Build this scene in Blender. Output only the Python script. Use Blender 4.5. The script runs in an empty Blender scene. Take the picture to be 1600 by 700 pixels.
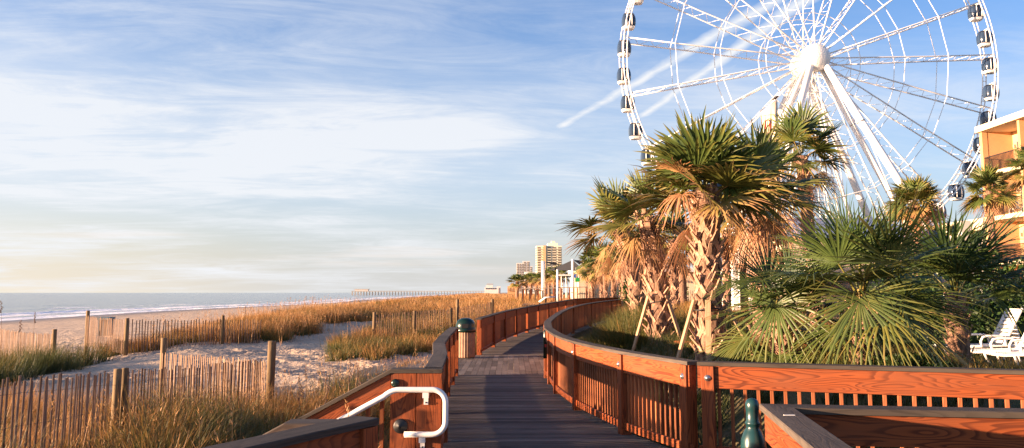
import bpy, math, random
import numpy as np
from mathutils import Vector, Matrix
R = math.radians
random.seed(7); rng = np.random.default_rng(11)
S = bpy.context.scene
C = S.collection
# ------------------------------------------------------------------ camera, world, sun, exposure
F_PX, PITCH, HY, EYE = 1290.0, R(7), 457.0, 1.82
PY = HY - F_PX * math.tan(PITCH)
cam = bpy.data.objects.new('camera', bpy.data.cameras.new('camera')); C.objects.link(cam)
cam.location = (0, 0, EYE); cam.rotation_euler = (R(90) + PITCH, 0, 0)
cam.data.sensor_width = 36; cam.data.lens = 36 * F_PX / 1600
cam.data.shift_y = (PY - 350) / 1600
cam.data.clip_start = .05; cam.data.clip_end = 30000
S.camera = cam
SUN_EL, SUN_BACK = R(5.8), R(13)
SUN_DIR = Vector((-math.cos(SUN_EL) * math.cos(SUN_BACK), -math.cos(SUN_EL) * math.sin(SUN_BACK), math.sin(SUN_EL)))
sl = bpy.data.lights.new('sun', 'SUN'); sl.energy = 5.0; sl.angle = R(.6); sl.color = (1, .66, .42)
sun = bpy.data.objects.new('sun', sl); C.objects.link(sun); sun.rotation_euler = SUN_DIR.to_track_quat('Z', 'Y').to_euler()
S.view_settings.view_transform = 'Standard'; S.view_settings.look = 'None'
S.view_settings.exposure = 2.2; S.view_settings.gamma = 1
S.cycles.max_bounces = 6; S.cycles.transparent_max_bounces = 8
S.cycles.use_denoising = True

def px(x, y, Y):
    "world point seen at photo pixel (x, y) at forward distance Y"
    u, v = x - 800, -(y - PY)
    fw = F_PX * math.cos(PITCH) - v * math.sin(PITCH); up = F_PX * math.sin(PITCH) + v * math.cos(PITCH)
    return Vector((u * Y / fw, Y, EYE + up * Y / fw))

class NT:
    "small helper around a node tree"
    def __init__(s, nt): s.nt = nt; nt.nodes.clear()
    def n(s, t, **k):
        nd = s.nt.nodes.new(t)
        for a, b in k.items():
            if a in nd.inputs.keys(): nd.inputs[a].default_value = b
            else: setattr(nd, a, b)
        return nd
    def l(s, a, b): s.nt.links.new(a, b)
    def m(s, op, a, b=0.0, c=None, clamp=False):
        nd = s.nt.nodes.new('ShaderNodeMath'); nd.operation = op; nd.use_clamp = clamp
        for i, v in enumerate((a, b, c)):
            if v is None: continue
            if isinstance(v, (int, float)): nd.inputs[i].default_value = v
            else: s.l(v, nd.inputs[i])
        return nd.outputs[0]
    def vm(s, op, a, b=None, sc=None):
        nd = s.nt.nodes.new('ShaderNodeVectorMath'); nd.operation = op
        for i, v in enumerate((a, b)):
            if v is None: continue
            if isinstance(v, (tuple, list)): nd.inputs[i].default_value = v
            else: s.l(v, nd.inputs[i])
        if sc is not None: nd.inputs['Scale'].default_value = sc
        return nd
    def mix(s, f, a, b, blend='MIX'):
        nd = s.nt.nodes.new('ShaderNodeMix'); nd.data_type = 'RGBA'; nd.blend_type = blend
        for i, v in ((0, f), (6, a), (7, b)):
            if isinstance(v, (int, float)): nd.inputs[i].default_value = v
            elif isinstance(v, (tuple, list)): nd.inputs[i].default_value = (*v[:3], 1)
            else: s.l(v, nd.inputs[i])
        return nd.outputs[2]
    def ramp(s, f, stops, interp='LINEAR'):
        nd = s.nt.nodes.new('ShaderNodeValToRGB'); s.l(f, nd.inputs[0]); cr = nd.color_ramp; cr.interpolation = interp
        while len(cr.elements) < len(stops): cr.elements.new(.5)
        for e, (p, c) in zip(cr.elements, stops):
            e.position = p; e.color = (c, c, c, 1) if isinstance(c, (int, float)) else (*c, 1)
        return nd.outputs[0]
    def noise(s, vec, scale, detail=3, rough=.5, dist=0):
        nd = s.nt.nodes.new('ShaderNodeTexNoise'); nd.inputs['Scale'].default_value = scale
        nd.inputs['Detail'].default_value = detail; nd.inputs['Roughness'].default_value = rough
        nd.inputs['Distortion'].default_value = dist
        if vec is not None: s.l(vec, nd.inputs['Vector'])
        return nd.outputs[0]
    def scale(s, vec, v): return s.vm('MULTIPLY', vec, v).outputs[0]
    def smooth(s, x, a, b):
        nd = s.nt.nodes.new('ShaderNodeMapRange'); nd.interpolation_type = 'SMOOTHSTEP'
        nd.inputs[1].default_value = a; nd.inputs[2].default_value = b; s.l(x, nd.inputs[0]); return nd.outputs[0]

W = bpy.data.worlds.new('World'); S.world = W; W.use_nodes = True
t = NT(W.node_tree)
sky = t.n('ShaderNodeTexSky', sky_type='NISHITA', sun_disc=False, sun_elevation=SUN_EL, sun_rotation=R(270) - SUN_BACK,
          air_density=1.0, dust_density=1.2, ozone_density=3.0)
tc = t.n('ShaderNodeTexCoord').outputs['Generated']
d = t.vm('NORMALIZE', tc).outputs[0]
sp = t.n('ShaderNodeSeparateXYZ'); t.l(d, sp.inputs[0])
dz = t.m('MAXIMUM', sp.outputs[2], 0.0)
den = t.m('ADD', dz, .09)
cb = t.n('ShaderNodeCombineXYZ'); t.l(t.m('DIVIDE', sp.outputs[0], den), cb.inputs[0]); t.l(t.m('DIVIDE', sp.outputs[1], den), cb.inputs[1])
P = cb.outputs[0]                                   # point on a high flat cloud layer
rot = t.n('ShaderNodeMapping'); t.l(P, rot.inputs[0]); rot.inputs['Rotation'].default_value = (0, 0, R(-12)); rot.inputs['Scale'].default_value = (.8, 1.0, 1)
warp = rot.outputs[0]
n1 = t.noise(warp, .8, 8, .60, .35)
n2 = t.noise(t.scale(warp, (.8, 1.7, 1)), 1.9, 9, .70, 1.0)
n3 = t.noise(warp, .42, 2, .5)
wisp = t.m('ADD', t.m('ADD', t.m('MULTIPLY', n1, .42), t.m('MULTIPLY', n2, .33)), t.m('MULTIPLY', n3, .45))
side = t.smooth(sp.outputs[0], .55, -.55)                 # 1 towards the sun (left), 0 to the right
def bell(c, w):
    q = t.m('DIVIDE', t.m('SUBTRACT', dz, c), w); return t.m('POWER', 2.718, t.m('MULTIPLY', t.m('MULTIPLY', q, q), -1))
veil = t.m('MULTIPLY', bell(.165, .10), t.m('ADD', t.m('MULTIPLY', side, .50), .26))
wz = t.m('ADD', t.m('MULTIPLY', side, .42), t.m('SUBTRACT', .62, t.m('MULTIPLY', t.smooth(dz, .18, .45), .34)))
cl = t.m('MULTIPLY', t.smooth(wisp, .51, .80), wz)
cl = t.m('ADD', cl, t.m('MULTIPLY', t.smooth(sp.outputs[0], -.30, -.66), .22))
cl = t.m('ADD', cl, t.m('MULTIPLY', veil, t.m('ADD', t.m('MULTIPLY', t.smooth(wisp, .36, .70), .45), .55)), clamp=True)
def trail(a, b, w, strength, seed):
    "a vapour trail on the cloud layer between two directions"
    def pt(q):
        v = px(q[0], q[1], 1) - Vector((0, 0, EYE)); v.normalize(); return Vector((v.x / (v.z + .09), v.y / (v.z + .09), 0))
    A, B = pt(a), pt(b); L = (B - A).length; u = (B - A) / L; nrm = Vector((-u.y, u.x, 0))
    q = t.vm('SUBTRACT', P, tuple(A)).outputs[0]
    al = t.vm('DOT_PRODUCT', q, tuple(u)).outputs['Value']; ac = t.vm('DOT_PRODUCT', q, tuple(nrm)).outputs['Value']
    wob = t.noise(t.scale(P, (1, 1, 1)), 3.5 + seed, 4, .6)
    ac = t.m('ADD', ac, t.m('MULTIPLY', t.m('SUBTRACT', wob, .5), w * 1.1))
    ww = t.m('MULTIPLY', t.m('ADD', t.noise(P, 2.3 + seed, 3, .6), .35), w)
    core = t.m('SUBTRACT', 1.0, t.m('DIVIDE', t.m('ABSOLUTE', ac), ww), clamp=True)
    core = t.m('POWER', core, .8)
    ends = t.m('MULTIPLY', t.smooth(al, 0, L * .12), t.m('SUBTRACT', 1, t.smooth(al, L * .85, L * 1.3)))
    grain = t.m('ADD', t.m('MULTIPLY', t.smooth(t.noise(P, 5, 6, .7), .25, .7), .5), .6)
    return t.m('MULTIPLY', t.m('MULTIPLY', t.m('MULTIPLY', core, ends), grain), strength)
tr = trail((858, 210), (1210, 2), .05, 1.35, 0)
tr = t.m('MAXIMUM', tr, trail((990, 192), (1275, -12), .045, 1.4, .7))
tr = t.m('MAXIMUM', tr, trail((1095, 136), (1150, 102), .022, .5, 1.3))
tr = t.m('MAXIMUM', tr, trail((868, 278), (892, 264), .016, .6, 1.9))
tr = t.m('MAXIMUM', tr, trail((740, 200), (985, 194), .06, .5, 2.3))
cl = t.m('MAXIMUM', cl, t.m('MULTIPLY', tr, .9))
# thin cloud bars low over the sea
bar = t.smooth(t.noise(t.scale(d, (3.2, 3.2, 60)), 1.0, 4, .55), .55, .72)
barz = t.m('MULTIPLY', t.smooth(dz, .012, .035), t.m('SUBTRACT', 1, t.smooth(dz, .05, .085)))
bar = t.m('MULTIPLY', t.m('MULTIPLY', bar, barz), .55)
air = t.mix(1.0, sky.outputs[0], (.90, .91, 1.13), 'MULTIPLY')
hsv = t.n('ShaderNodeHueSaturation', Saturation=1.12, Value=1.0); t.l(air, hsv.inputs['Color'])
warm = t.smooth(sp.outputs[0], -.15, -.60)
hzc = t.mix(t.smooth(dz, .03, .16), t.mix(warm, (2.20, 2.20, 2.18), (2.95, 2.55, 1.95)), (2.05, 2.36, 2.62))
blue = hsv.outputs[0]
milky = t.m('POWER', 2.718, t.m('MULTIPLY', dz, -5.6))      # low air is pale and bright
base = t.mix(t.m('MULTIPLY', milky, .93), blue, hzc)
col = t.mix(t.m('MULTIPLY', cl, .90), base, (2.66, 2.72, 2.84))
col = t.mix(t.m('MULTIPLY', bar, .6), col, (2.9, 2.5, 2.2))
bg = t.n('ShaderNodeBackground', Strength=.075); t.l(col, bg.inputs[0])
out = t.n('ShaderNodeOutputWorld'); t.l(bg.outputs[0], out.inputs[0])

# ------------------------------------------------------------------ materials
def mat(name, build, rough=.6, **kw):
    m = bpy.data.materials.new(name); m.use_nodes = True; t = NT(m.node_tree)
    b = t.n('ShaderNodeBsdfPrincipled', Roughness=rough)
    for k, v in kw.items(): b.inputs[k.replace('_', ' ')].default_value = v
    o = t.n('ShaderNodeOutputMaterial'); t.l(b.outputs[0], o.inputs[0])
    r = build(t, b)
    if r is not None:
        if isinstance(r, tuple): b.inputs['Base Color'].default_value = (*r, 1)
        else: t.l(r, b.inputs['Base Color'])
    return m
def bump(t, b, h, strength=.3, dist=.01):
    nd = t.n('ShaderNodeBump', Strength=strength, Distance=dist); t.l(h, nd.inputs['Height']); t.l(nd.outputs[0], b.inputs['Normal'])
def gc(t): return t.n('ShaderNodeAttribute', attribute_name='gc').outputs['Vector']
def tint(t): return t.n('ShaderNodeAttribute', attribute_name='tone').outputs['Fac']
def wood(name, light, dark, contrast=1, rough=.55, knots=6.0, fleck=None, bumpv=.25, mottle=.25, tonev=.55, drift=None, spec=.2):
    def f(t, b):
        b.inputs['Specular IOR Level'].default_value = spec
        g = gc(t)
        a = t.noise(t.scale(g, (1.0, 9, 9)), .9, 1.5, .4, .3)
        rings = t.m('FRACT', t.m('MULTIPLY', a, knots * 2.2))
        rings = t.ramp(rings, [(0, 0.0), (.5, .18), (.76, .95), (.92, 1.0), (1.0, 0.05)])
        fib = t.noise(t.scale(g, (2.5, 160, 160)), 1.0, 3, .6)
        blot = t.noise(t.scale(g, (.9, 5, 5)), 1.3, 4, .6)
        k = t.m('MULTIPLY', rings, contrast, clamp=True)
        c = t.mix(k, light, dark)
        c = t.mix(t.m('MULTIPLY', t.smooth(fib, .45, .75), .35), c, dark)
        c = t.mix(t.m('MULTIPLY', t.smooth(blot, .35, .75), mottle), c, fleck or dark)
        if drift:
            co = t.n('ShaderNodeTexCoord').outputs['Object']; dn = t.noise(co, .9, 6, .7); c = t.mix(t.m('MULTIPLY', t.smooth(dn, .48, .72), .5), c, drift)
        tn = t.m('ADD', t.m('MULTIPLY', tint(t), tonev), 1 - tonev / 2)
        s = t.vm('SCALE', c); t.l(tn, s.inputs['Scale']); c = s.outputs[0]
        bump(t, b, t.m('ADD', t.m('MULTIPLY', rings, -.4), fib), bumpv, .003)
        return c
    return mat(name, f, rough)
stain = wood('stained pine', (.265, .066, .019), (.058, .010, .004), .78, .55, 8, (.17, .06, .03), .3, .55, .7)
slatw = wood('stained slat', (.36, .115, .042), (.15, .040, .016), .7, .6, 5, (.17, .075, .04), .25, .4, .8)
capw = wood('weathered cap', (.078, .062, .051), (.028, .023, .020), .5, .8, 5, (.13, .105, .08), .5, .5)
deckw = wood('grey decking', (.108, .093, .084), (.042, .037, .034), .5, .85, 4, (.15, .12, .10), .6, .6, .9, (.17, .145, .12))
landw = wood('sandy boards with painted sunlight', (.15, .122, .102), (.07, .056, .048), .4, .85, 4, (.20, .165, .135), .5, .6, .8, (.30, .24, .18))  # sand-drifted boards, whole tone raised to paint in the sunlit patch
fencew = wood('bleached lath', (.225, .14, .09), (.07, .04, .026), .55, .85, 3, (.42, .32, .24), .4, .4)
postw = wood('weathered post', (.20, .135, .075), (.07, .045, .025), .6, .85, 4, (.30, .22, .12), .5, .4)
timber = wood('raw timber', (.42, .27, .16), (.2, .12, .07), .5, .8, 4, (.3, .2, .13), .4, .3)
def plain(name, c, rough=.5, var=.12, scale=6, **kw):
    def f(t, b):
        co = t.n('ShaderNodeTexCoord').outputs['Object']
        n = t.noise(co, scale, 5, .6)
        bump(t, b, n, .08, .01)
        return t.mix(t.m('MULTIPLY', t.smooth(n, .35, .7), 1.0), c, tuple(v * (1 - var) for v in c))
    return mat(name, f, rough, **kw)
white = plain('white paint', (.80, .78, .74), .4, .10, 3)
wheelw = plain('white enamel steel', (.84, .82, .79), .35, .07, .8)
pipew = plain('white pipe', (.80, .78, .75), .28, .08, 14)
plastic = plain('white plastic', (.78, .74, .70), .4, .1, 8)
darkglass = plain('tinted glass', (.025, .045, .085), .08, .2, 1)
green = plain('dark green enamel', (.004, .020, .013), .28, .3, 12)
bottle = plain('bottle green paint', (.010, .045, .050), .3, .35, 9)
black = plain('black metal', (.012, .012, .013), .45, .2, 12)
steel = plain('galvanised steel', (.55, .55, .54), .3, .3, 30, Metallic=.9)
canbody = plain('tan trash slats', (.30, .175, .105), .7, .3, 9)
sail = plain('dark shade cloth', (.008, .010, .016), .95, .2, .4)
redp = plain('red paint', (.55, .04, .03), .45, .1, 4)
bluep = plain('blue paint', (.015, .07, .40), .5, .2, 6)
tealp = plain('teal blue plastic', (.02, .10, .16), .5, .2, 3)
greenp = plain('green banner', (.01, .30, .06), .6, .2, 3)
cream = plain('cream stucco', (.66, .54, .38), .85, .12, .6)
orange = plain('orange stucco', (.60, .32, .15), .85, .14, .8)
yellowst = plain('yellow stucco', (.62, .41, .21), .85, .10, .8)
towerw = plain('tower render', (.80, .72, .54), .85, .08, .05)
towerw2 = plain('pale tower render', (.62, .58, .55), .85, .08, .05)
window = plain('window glass', (.05, .07, .09), .12, .3, .4)
shade_pane = plain('curtained window glass', (.20, .17, .13), .4, .35, .25)
roofb = plain('blue grey metal roof', (.16, .22, .33), .4, .2, .5)
rooft = plain('tan roof', (.40, .30, .22), .8, .2, .5)
birdm = plain('dark feathers', (.05, .04, .04), .8, .2, 20)
concrete = plain('grey concrete', (.36, .34, .31), .9, .2, 1.2)
def leaf_mat(name, stops, tl=.25, rough=.42):
    m = bpy.data.materials.new(name); m.use_nodes = True; t = NT(m.node_tree)
    age = t.n('ShaderNodeAttribute', attribute_name='age').outputs['Fac']
    c = t.ramp(age, stops)
    b = t.n('ShaderNodeBsdfPrincipled', Roughness=rough); t.l(c, b.inputs['Base Color'])
    tr = t.n('ShaderNodeBsdfTranslucent'); t.l(c, tr.inputs['Color'])
    mx = t.n('ShaderNodeMixShader'); mx.inputs[0].default_value = tl
    t.l(b.outputs[0], mx.inputs[1]); t.l(tr.outputs[0], mx.inputs[2])
    o = t.n('ShaderNodeOutputMaterial'); t.l(mx.outputs[0], o.inputs[0]); return m
palmleaf = leaf_mat('palm leaf', [(0, (.024, .055, .018)), (.3, (.078, .115, .026)), (.52, (.19, .18, .042)), (.72, (.40, .25, .10)), (1, (.45, .22, .11))])
grassm = leaf_mat('dune grass blade', [(0, (.022, .038, .010)), (.3, (.075, .09, .020)), (.55, (.24, .15, .035)), (.8, (.42, .19, .055)), (1, (.50, .32, .15))], .3, .6)
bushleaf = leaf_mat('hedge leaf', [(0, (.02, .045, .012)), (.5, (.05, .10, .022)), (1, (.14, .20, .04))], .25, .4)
def trunk_f(t, b):
    co = t.n('ShaderNodeTexCoord').outputs['Object']
    n = t.noise(t.scale(co, (3, 3, 1)), 7, 6, .7); n2 = t.noise(co, 40, 3, .6)
    bump(t, b, t.m('ADD', n, t.m('MULTIPLY', n2, .5)), .8, .02)
    return t.mix(t.smooth(n, .35, .65), (.33, .185, .115), (.09, .05, .033))
trunkm = mat('palm bark', trunk_f, .9)
def boot_f(t, b):
    g = gc(t); n = t.noise(t.scale(g, (5, 40, 40)), 1.5, 4, .6)
    bump(t, b, n, .5, .01)
    c = t.mix(t.smooth(n, .35, .7), (.48, .29, .19), (.20, .105, .065))
    s = t.vm('SCALE', c); t.l(t.m('ADD', t.m('MULTIPLY', tint(t), .6), .65), s.inputs['Scale']); return s.outputs[0]
bootm = mat('palm leaf boots', boot_f, .85)
def sand_f(t, b):
    co = t.n('ShaderNodeTexCoord').outputs['Object']
    n = t.noise(co, .35, 6, .6); n2 = t.noise(co, 3.2, 4, .65); n3 = t.noise(co, 60, 2, .5)
    s = t.n('ShaderNodeSeparateXYZ'); t.l(co, s.inputs[0])
    wet = t.m('SUBTRACT', 1, t.smooth(s.outputs[2], -2.95, -2.2))
    c = t.mix(t.smooth(n, .35, .65), (.54, .41, .29), (.44, .325, .23))
    c = t.mix(t.m('MULTIPLY', t.smooth(n3, .45, .7), .35), c, (.30, .23, .17))
    c = t.mix(wet, c, (.17, .145, .125))
    soil = t.smooth(t.m('ADD', s.outputs[0], t.m('MULTIPLY', n2, 1.2)), 1.2, 2.4)
    soilc = t.mix(t.smooth(n2, .4, .62), (.12, .09, .045), (.05, .06, .02))
    c = t.mix(soil, c, soilc)
    rg = t.m('SUBTRACT', .95, t.m('MULTIPLY', wet, .5)); t.l(rg, b.inputs['Roughness'])
    wv = t.noise(t.scale(co, (1, .6, 1)), 2.6, 3, .55)
    dry = t.m('SUBTRACT', 1, wet)
    bump(t, b, t.m('MULTIPLY', t.m('ADD', t.m('MULTIPLY', wv, t.m('ADD', t.m('MULTIPLY', t.smooth(n, .38, .62), 3.4), .8)), t.m('MULTIPLY', n3, .15)), dry), .9, .10)
    return c
sandm = mat('sand and soil', sand_f, .95)
def sea_f(t, b):
    co = t.n('ShaderNodeTexCoord').outputs['Object']
    s = t.n('ShaderNodeSeparateXYZ'); t.l(co, s.inputs[0])
    sh = t.n('ShaderNodeAttribute', attribute_name='off').outputs['Fac']      # metres out from the waterline
    wob = t.noise(t.scale(co, (.25, 1, 1)), .05, 4, .6)
    x = t.m('ADD', sh, t.m('MULTIPLY', t.m('SUBTRACT', wob, .5), 22))
    def band(c0, w): return t.m('SUBTRACT', 1, t.smooth(t.m('ABSOLUTE', t.m('SUBTRACT', x, c0)), w * .4, w))
    brk = t.noise(t.scale(co, (1, .35, 1)), .10, 5, .65)
    fo = t.m('MAXIMUM', band(3, 7), t.m('MULTIPLY', band(19, 9.0), t.smooth(brk, .34, .46)))
    fo = t.m('MAXIMUM', fo, t.m('MULTIPLY', band(44, 4), t.smooth(brk, .53, .60)))
    lace = t.smooth(t.noise(co, .55, 5, .7), .28, .42)
    fo = t.m('MULTIPLY', fo, lace)
    w1 = t.noise(t.scale(co, (.9, .28, 1)), .16, 4, .6); w2 = t.noise(t.scale(co, (1, .5, 1)), 1.1, 4, .6)
    bump(t, b, t.m('ADD', t.m('MULTIPLY', w1, 2.6), t.m('MULTIPLY', w2, .45)), 1.0, .9)
    shallow = t.smooth(sh, 60, 0)
    c = t.mix(shallow, (.20, .225, .24), (.26, .25, .23))
    t.l(t.m('ADD', t.m('MULTIPLY', fo, .6), .12), b.inputs['Roughness'])
    return t.mix(fo, c, (.93, .92, .90))
seam = mat('sea water', sea_f, .12, IOR=1.33)
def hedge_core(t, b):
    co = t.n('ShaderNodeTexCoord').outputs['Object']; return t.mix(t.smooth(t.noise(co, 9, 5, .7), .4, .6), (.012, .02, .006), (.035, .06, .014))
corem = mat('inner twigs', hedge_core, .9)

# ------------------------------------------------------------------ mesh helpers
def np_mesh(name, v, f, m, parent=None, attrs=None, smooth=False):
    "v (n,3), f (k,4) all quads"
    v = np.asarray(v, np.float32); f = np.asarray(f, np.int32)
    if parent is not None: v = v - np.array(parent.location, np.float32)
    me = bpy.data.meshes.new(name); me.vertices.add(len(v)); me.vertices.foreach_set('co', v.ravel())
    me.loops.add(f.size); me.loops.foreach_set('vertex_index', f.ravel())
    me.polygons.add(len(f)); me.polygons.foreach_set('loop_start', np.arange(0, f.size, f.shape[1], dtype=np.int32))
    for k, a in (attrs or {}).items():
        a = np.asarray(a, np.float32)
        if a.ndim == 1: me.attributes.new(k, 'FLOAT', 'POINT').data.foreach_set('value', a)
        else: me.attributes.new(k, 'FLOAT_VECTOR', 'POINT').data.foreach_set('vector', a.ravel())
    me.update(calc_edges=True)
    if smooth: me.polygons.foreach_set('use_smooth', np.ones(len(f), bool))
    me.materials.append(m)
    o = bpy.data.objects.new(name, me); C.objects.link(o)
    if parent is not None: o.parent = parent
    return o
class MB:
    def __init__(s): s.v = []; s.f = []; s.g = []; s.t = []; s.sm = []
    def add(s, v, f, g=None, tone=None, smooth=False):
        b = len(s.v); v = [Vector(p) for p in v]; s.v += v
        off = Vector((random.uniform(0, 50), random.uniform(0, 50), random.uniform(0, 50)))
        s.g += [Vector(p) + off for p in (g if g is not None else v)]
        tone = random.random() if tone is None else tone
        s.t += [tone] * len(v)
        s.f += [[b + i for i in q] for q in f]; s.sm += [smooth] * len(f); return s
    def beam(s, a, b, w, h, up=(0, 0, 1), tone=None, bev=0.0, w2=None, h2=None):
        "board from a to b, w across, h along up, slightly eased edges"
        a, b = Vector(a), Vector(b); d = (b - a); L = d.length
        if L < 1e-6: return s
        d /= L; up = Vector(up); side = d.cross(up)
        if side.length < 1e-4: side = d.cross(Vector((1, 0, 0)))
        side.normalize(); u = side.cross(d).normalized()
        w2 = w if w2 is None else w2; h2 = h if h2 is None else h2
        v = []; g = []
        for (p, ll, ww, hh) in ((a, 0, w, h), (b, L, w2, h2)):
            c = min(bev, ww / 3, hh / 3)
            prof = [(-ww / 2 + c, -hh / 2), (ww / 2 - c, -hh / 2), (ww / 2, -hh / 2 + c), (ww / 2, hh / 2 - c), (ww / 2 - c, hh / 2), (-ww / 2 + c, hh / 2), (-ww / 2, hh / 2 - c), (-ww / 2, -hh / 2 + c)] if c > 0 else \
                   [(-ww / 2, -hh / 2), (ww / 2, -hh / 2), (ww / 2, hh / 2), (-ww / 2, hh / 2)]
            for (x, y) in prof: v.append(p + side * x + u * y); g.append(Vector((ll, x, y)))
        k = len(v) // 2
        f = [[i, (i + 1) % k, k + (i + 1) % k, k + i] for i in range(k)] + [list(range(k))[::-1], list(range(k, 2 * k))]
        return s.add(v, f, g, tone)
    def box(s, c, sx, sy, sz, tone=None):
        c = Vector(c); return s.beam(c - Vector((0, 0, sz / 2)), c + Vector((0, 0, sz / 2)), sx, sy, up=(0, 1, 0), tone=tone)
    def bb(s, x0, x1, y0, y1, z0, z1, tone=None): return s.box(((x0 + x1) / 2, (y0 + y1) / 2, (z0 + z1) / 2), x1 - x0, y1 - y0, z1 - z0, tone)
    def tube(s, pts, r, n=10, closed=False, cap=True, smooth=True, tone=None):
        pts = [Vector(p) for p in pts]; m = len(pts); rs = r if isinstance(r, (list, tuple)) else [r] * m
        v = []; g = []; ref = None; L = 0
        for i, p in enumerate(pts):
            if closed: d = pts[(i + 1) % m] - pts[i - 1]
            else: d = pts[min(i + 1, m - 1)] - pts[max(i - 1, 0)]
            d.normalize()
            if ref is None: ref = d.orthogonal().normalized()
            ref = (ref - d * ref.dot(d)).normalized(); w = d.cross(ref)
            if i: L += (p - pts[i - 1]).length
            for k in range(n):
                a = 2 * math.pi * k / n; v.append(p + (ref * math.cos(a) + w * math.sin(a)) * rs[i]); g.append(Vector((L, math.cos(a) * rs[i], math.sin(a) * rs[i])))
        f = []
        for i in range(m if closed else m - 1):
            j = (i + 1) % m
            for k in range(n): f.append([i * n + k, i * n + (k + 1) % n, j * n + (k + 1) % n, j * n + k])
        if cap and not closed: f += [list(range(n))[::-1], [(m - 1) * n + k for k in range(n)]]
        return s.add(v, f, g, tone, smooth)
    def lathe(s, prof, c, n=24, axis=None, tone=None, flute=0):
        "prof of (r, z) about axis through c"
        c = Vector(c); q = Vector(axis).to_track_quat('Z', 'Y') if axis is not None else None
        v = []
        for (r, z) in prof:
            for k in range(n):
                a = 2 * math.pi * k / n; rr = r * (1 - (flute if (k % 2) else 0)); p = Vector((rr * math.cos(a), rr * math.sin(a), z))
                v.append(c + (q @ p if q else p))
        f = []
        for i in range(len(prof) - 1):
            for k in range(n): f.append([i * n + k, i * n + (k + 1) % n, (i + 1) * n + (k + 1) % n, (i + 1) * n + k])
        f += [list(range(n))[::-1], [(len(prof) - 1) * n + k for k in range(n)]]
        return s.add(v, f, None, tone, flute == 0)
    def prism(s, poly, z0, z1, tone=None):
        n = len(poly); v = [Vector((*p[:2], z0)) for p in poly] + [Vector((*p[:2], z1)) for p in poly]
        return s.add(v, [list(range(n))[::-1], list(range(n, 2 * n))] + [[i, (i + 1) % n, n + (i + 1) % n, n + i] for i in range(n)], None, tone)
    def sweep(s, path, w, h, zoff=0.0, soff=0.0, tone=None, span=None):
        "horizontal board strip following a path, mitred at the bends"
        pts = [Vector(p) for p in path]; v = []; g = []; L = 0; n = len(pts); lo, hi_ = span or (0, n - 1)
        for i, p in enumerate(pts):
            if i < lo or i > hi_: continue
            d1 = (pts[i] - pts[i - 1]).to_2d().normalized() if i else None
            d2 = (pts[i + 1] - pts[i]).to_2d().normalized() if i < n - 1 else None
            if d1 is None: d1 = d2
            if d2 is None: d2 = d1
            t = (d1 + d2).normalized(); nn = Vector((t.y, -t.x)); k = 1 / max(.35, nn.dot(Vector((d2.y, -d2.x))))
            if i: L += (p - pts[i - 1]).length
            c = min(.006, h / 4)
            for (x, z) in ((-w / 2, 0), (w / 2, 0), (w / 2, h - c), (w / 2 - c, h), (-w / 2 + c, h), (-w / 2, h - c)):
                q = nn * (x + soff) * k
                v.append(Vector((p.x + q.x, p.y + q.y, p.z + zoff + z))); g.append(Vector((L, x, z)))
        f = []; m = 6; n = hi_ - lo + 1
        for i in range(n - 1):
            for k in range(m): f.append([i * m + k, i * m + (k + 1) % m, (i + 1) * m + (k + 1) % m, (i + 1) * m + k][::-1])
        f += [list(range(m)), [(n - 1) * m + k for k in range(m)][::-1]]
        return s.add(v, f, g, tone)
    def build(s, name, m, parent=None):
        me = bpy.data.meshes.new(name); off = Vector(parent_world(parent)) if parent is not None else Vector()
        me.from_pydata([p - off for p in s.v], [], s.f)
        a = me.attributes.new('gc', 'FLOAT_VECTOR', 'POINT'); a.data.foreach_set('vector', np.array([tuple(p) for p in s.g], np.float32).ravel())
        a = me.attributes.new('tone', 'FLOAT', 'POINT'); a.data.foreach_set('value', np.array(s.t, np.float32))
        me.polygons.foreach_set('use_smooth', s.sm); me.materials.append(m); me.update()
        o = bpy.data.objects.new(name, me); C.objects.link(o)
        if parent is not None: o.parent = parent
        return o
def parent_world(p):
    q = Vector()
    while p is not None: q += p.location; p = p.parent
    return q
def tag(o, label=None, cat=None, group=None, kind=None):
    if label: o['label'] = label
    if cat: o['category'] = cat
    if group: o['group'] = group
    if kind: o['kind'] = kind
    return o
def thing(name, label, cat, loc, group=None):
    o = bpy.data.objects.new(name, None); C.objects.link(o); o.location = loc; o.empty_display_size = .2
    return tag(o, label, cat, group)
def copy_tree(o, parent=None):
    c = o.copy(); C.objects.link(c)
    if parent is not None: c.parent = parent
    for ch in list(o.children): copy_tree(ch, c)
    return c
def catmull(pts, k=5):
    P = [Vector(p) for p in pts]; out = []
    for i in range(len(P) - 1):
        p0 = P[i - 1] if i else P[0] * 2 - P[1]; p3 = P[i + 2] if i + 2 < len(P) else P[-1] * 2 - P[-2]
        for j in range(k):
            u = j / k; out.append(.5 * ((2 * P[i]) + (P[i + 1] - p0) * u + (2 * p0 - 5 * P[i] + 4 * P[i + 1] - p3) * u * u + (-p0 + 3 * P[i] - 3 * P[i + 1] + p3) * u ** 3))
    return out + [P[-1]]

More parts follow.
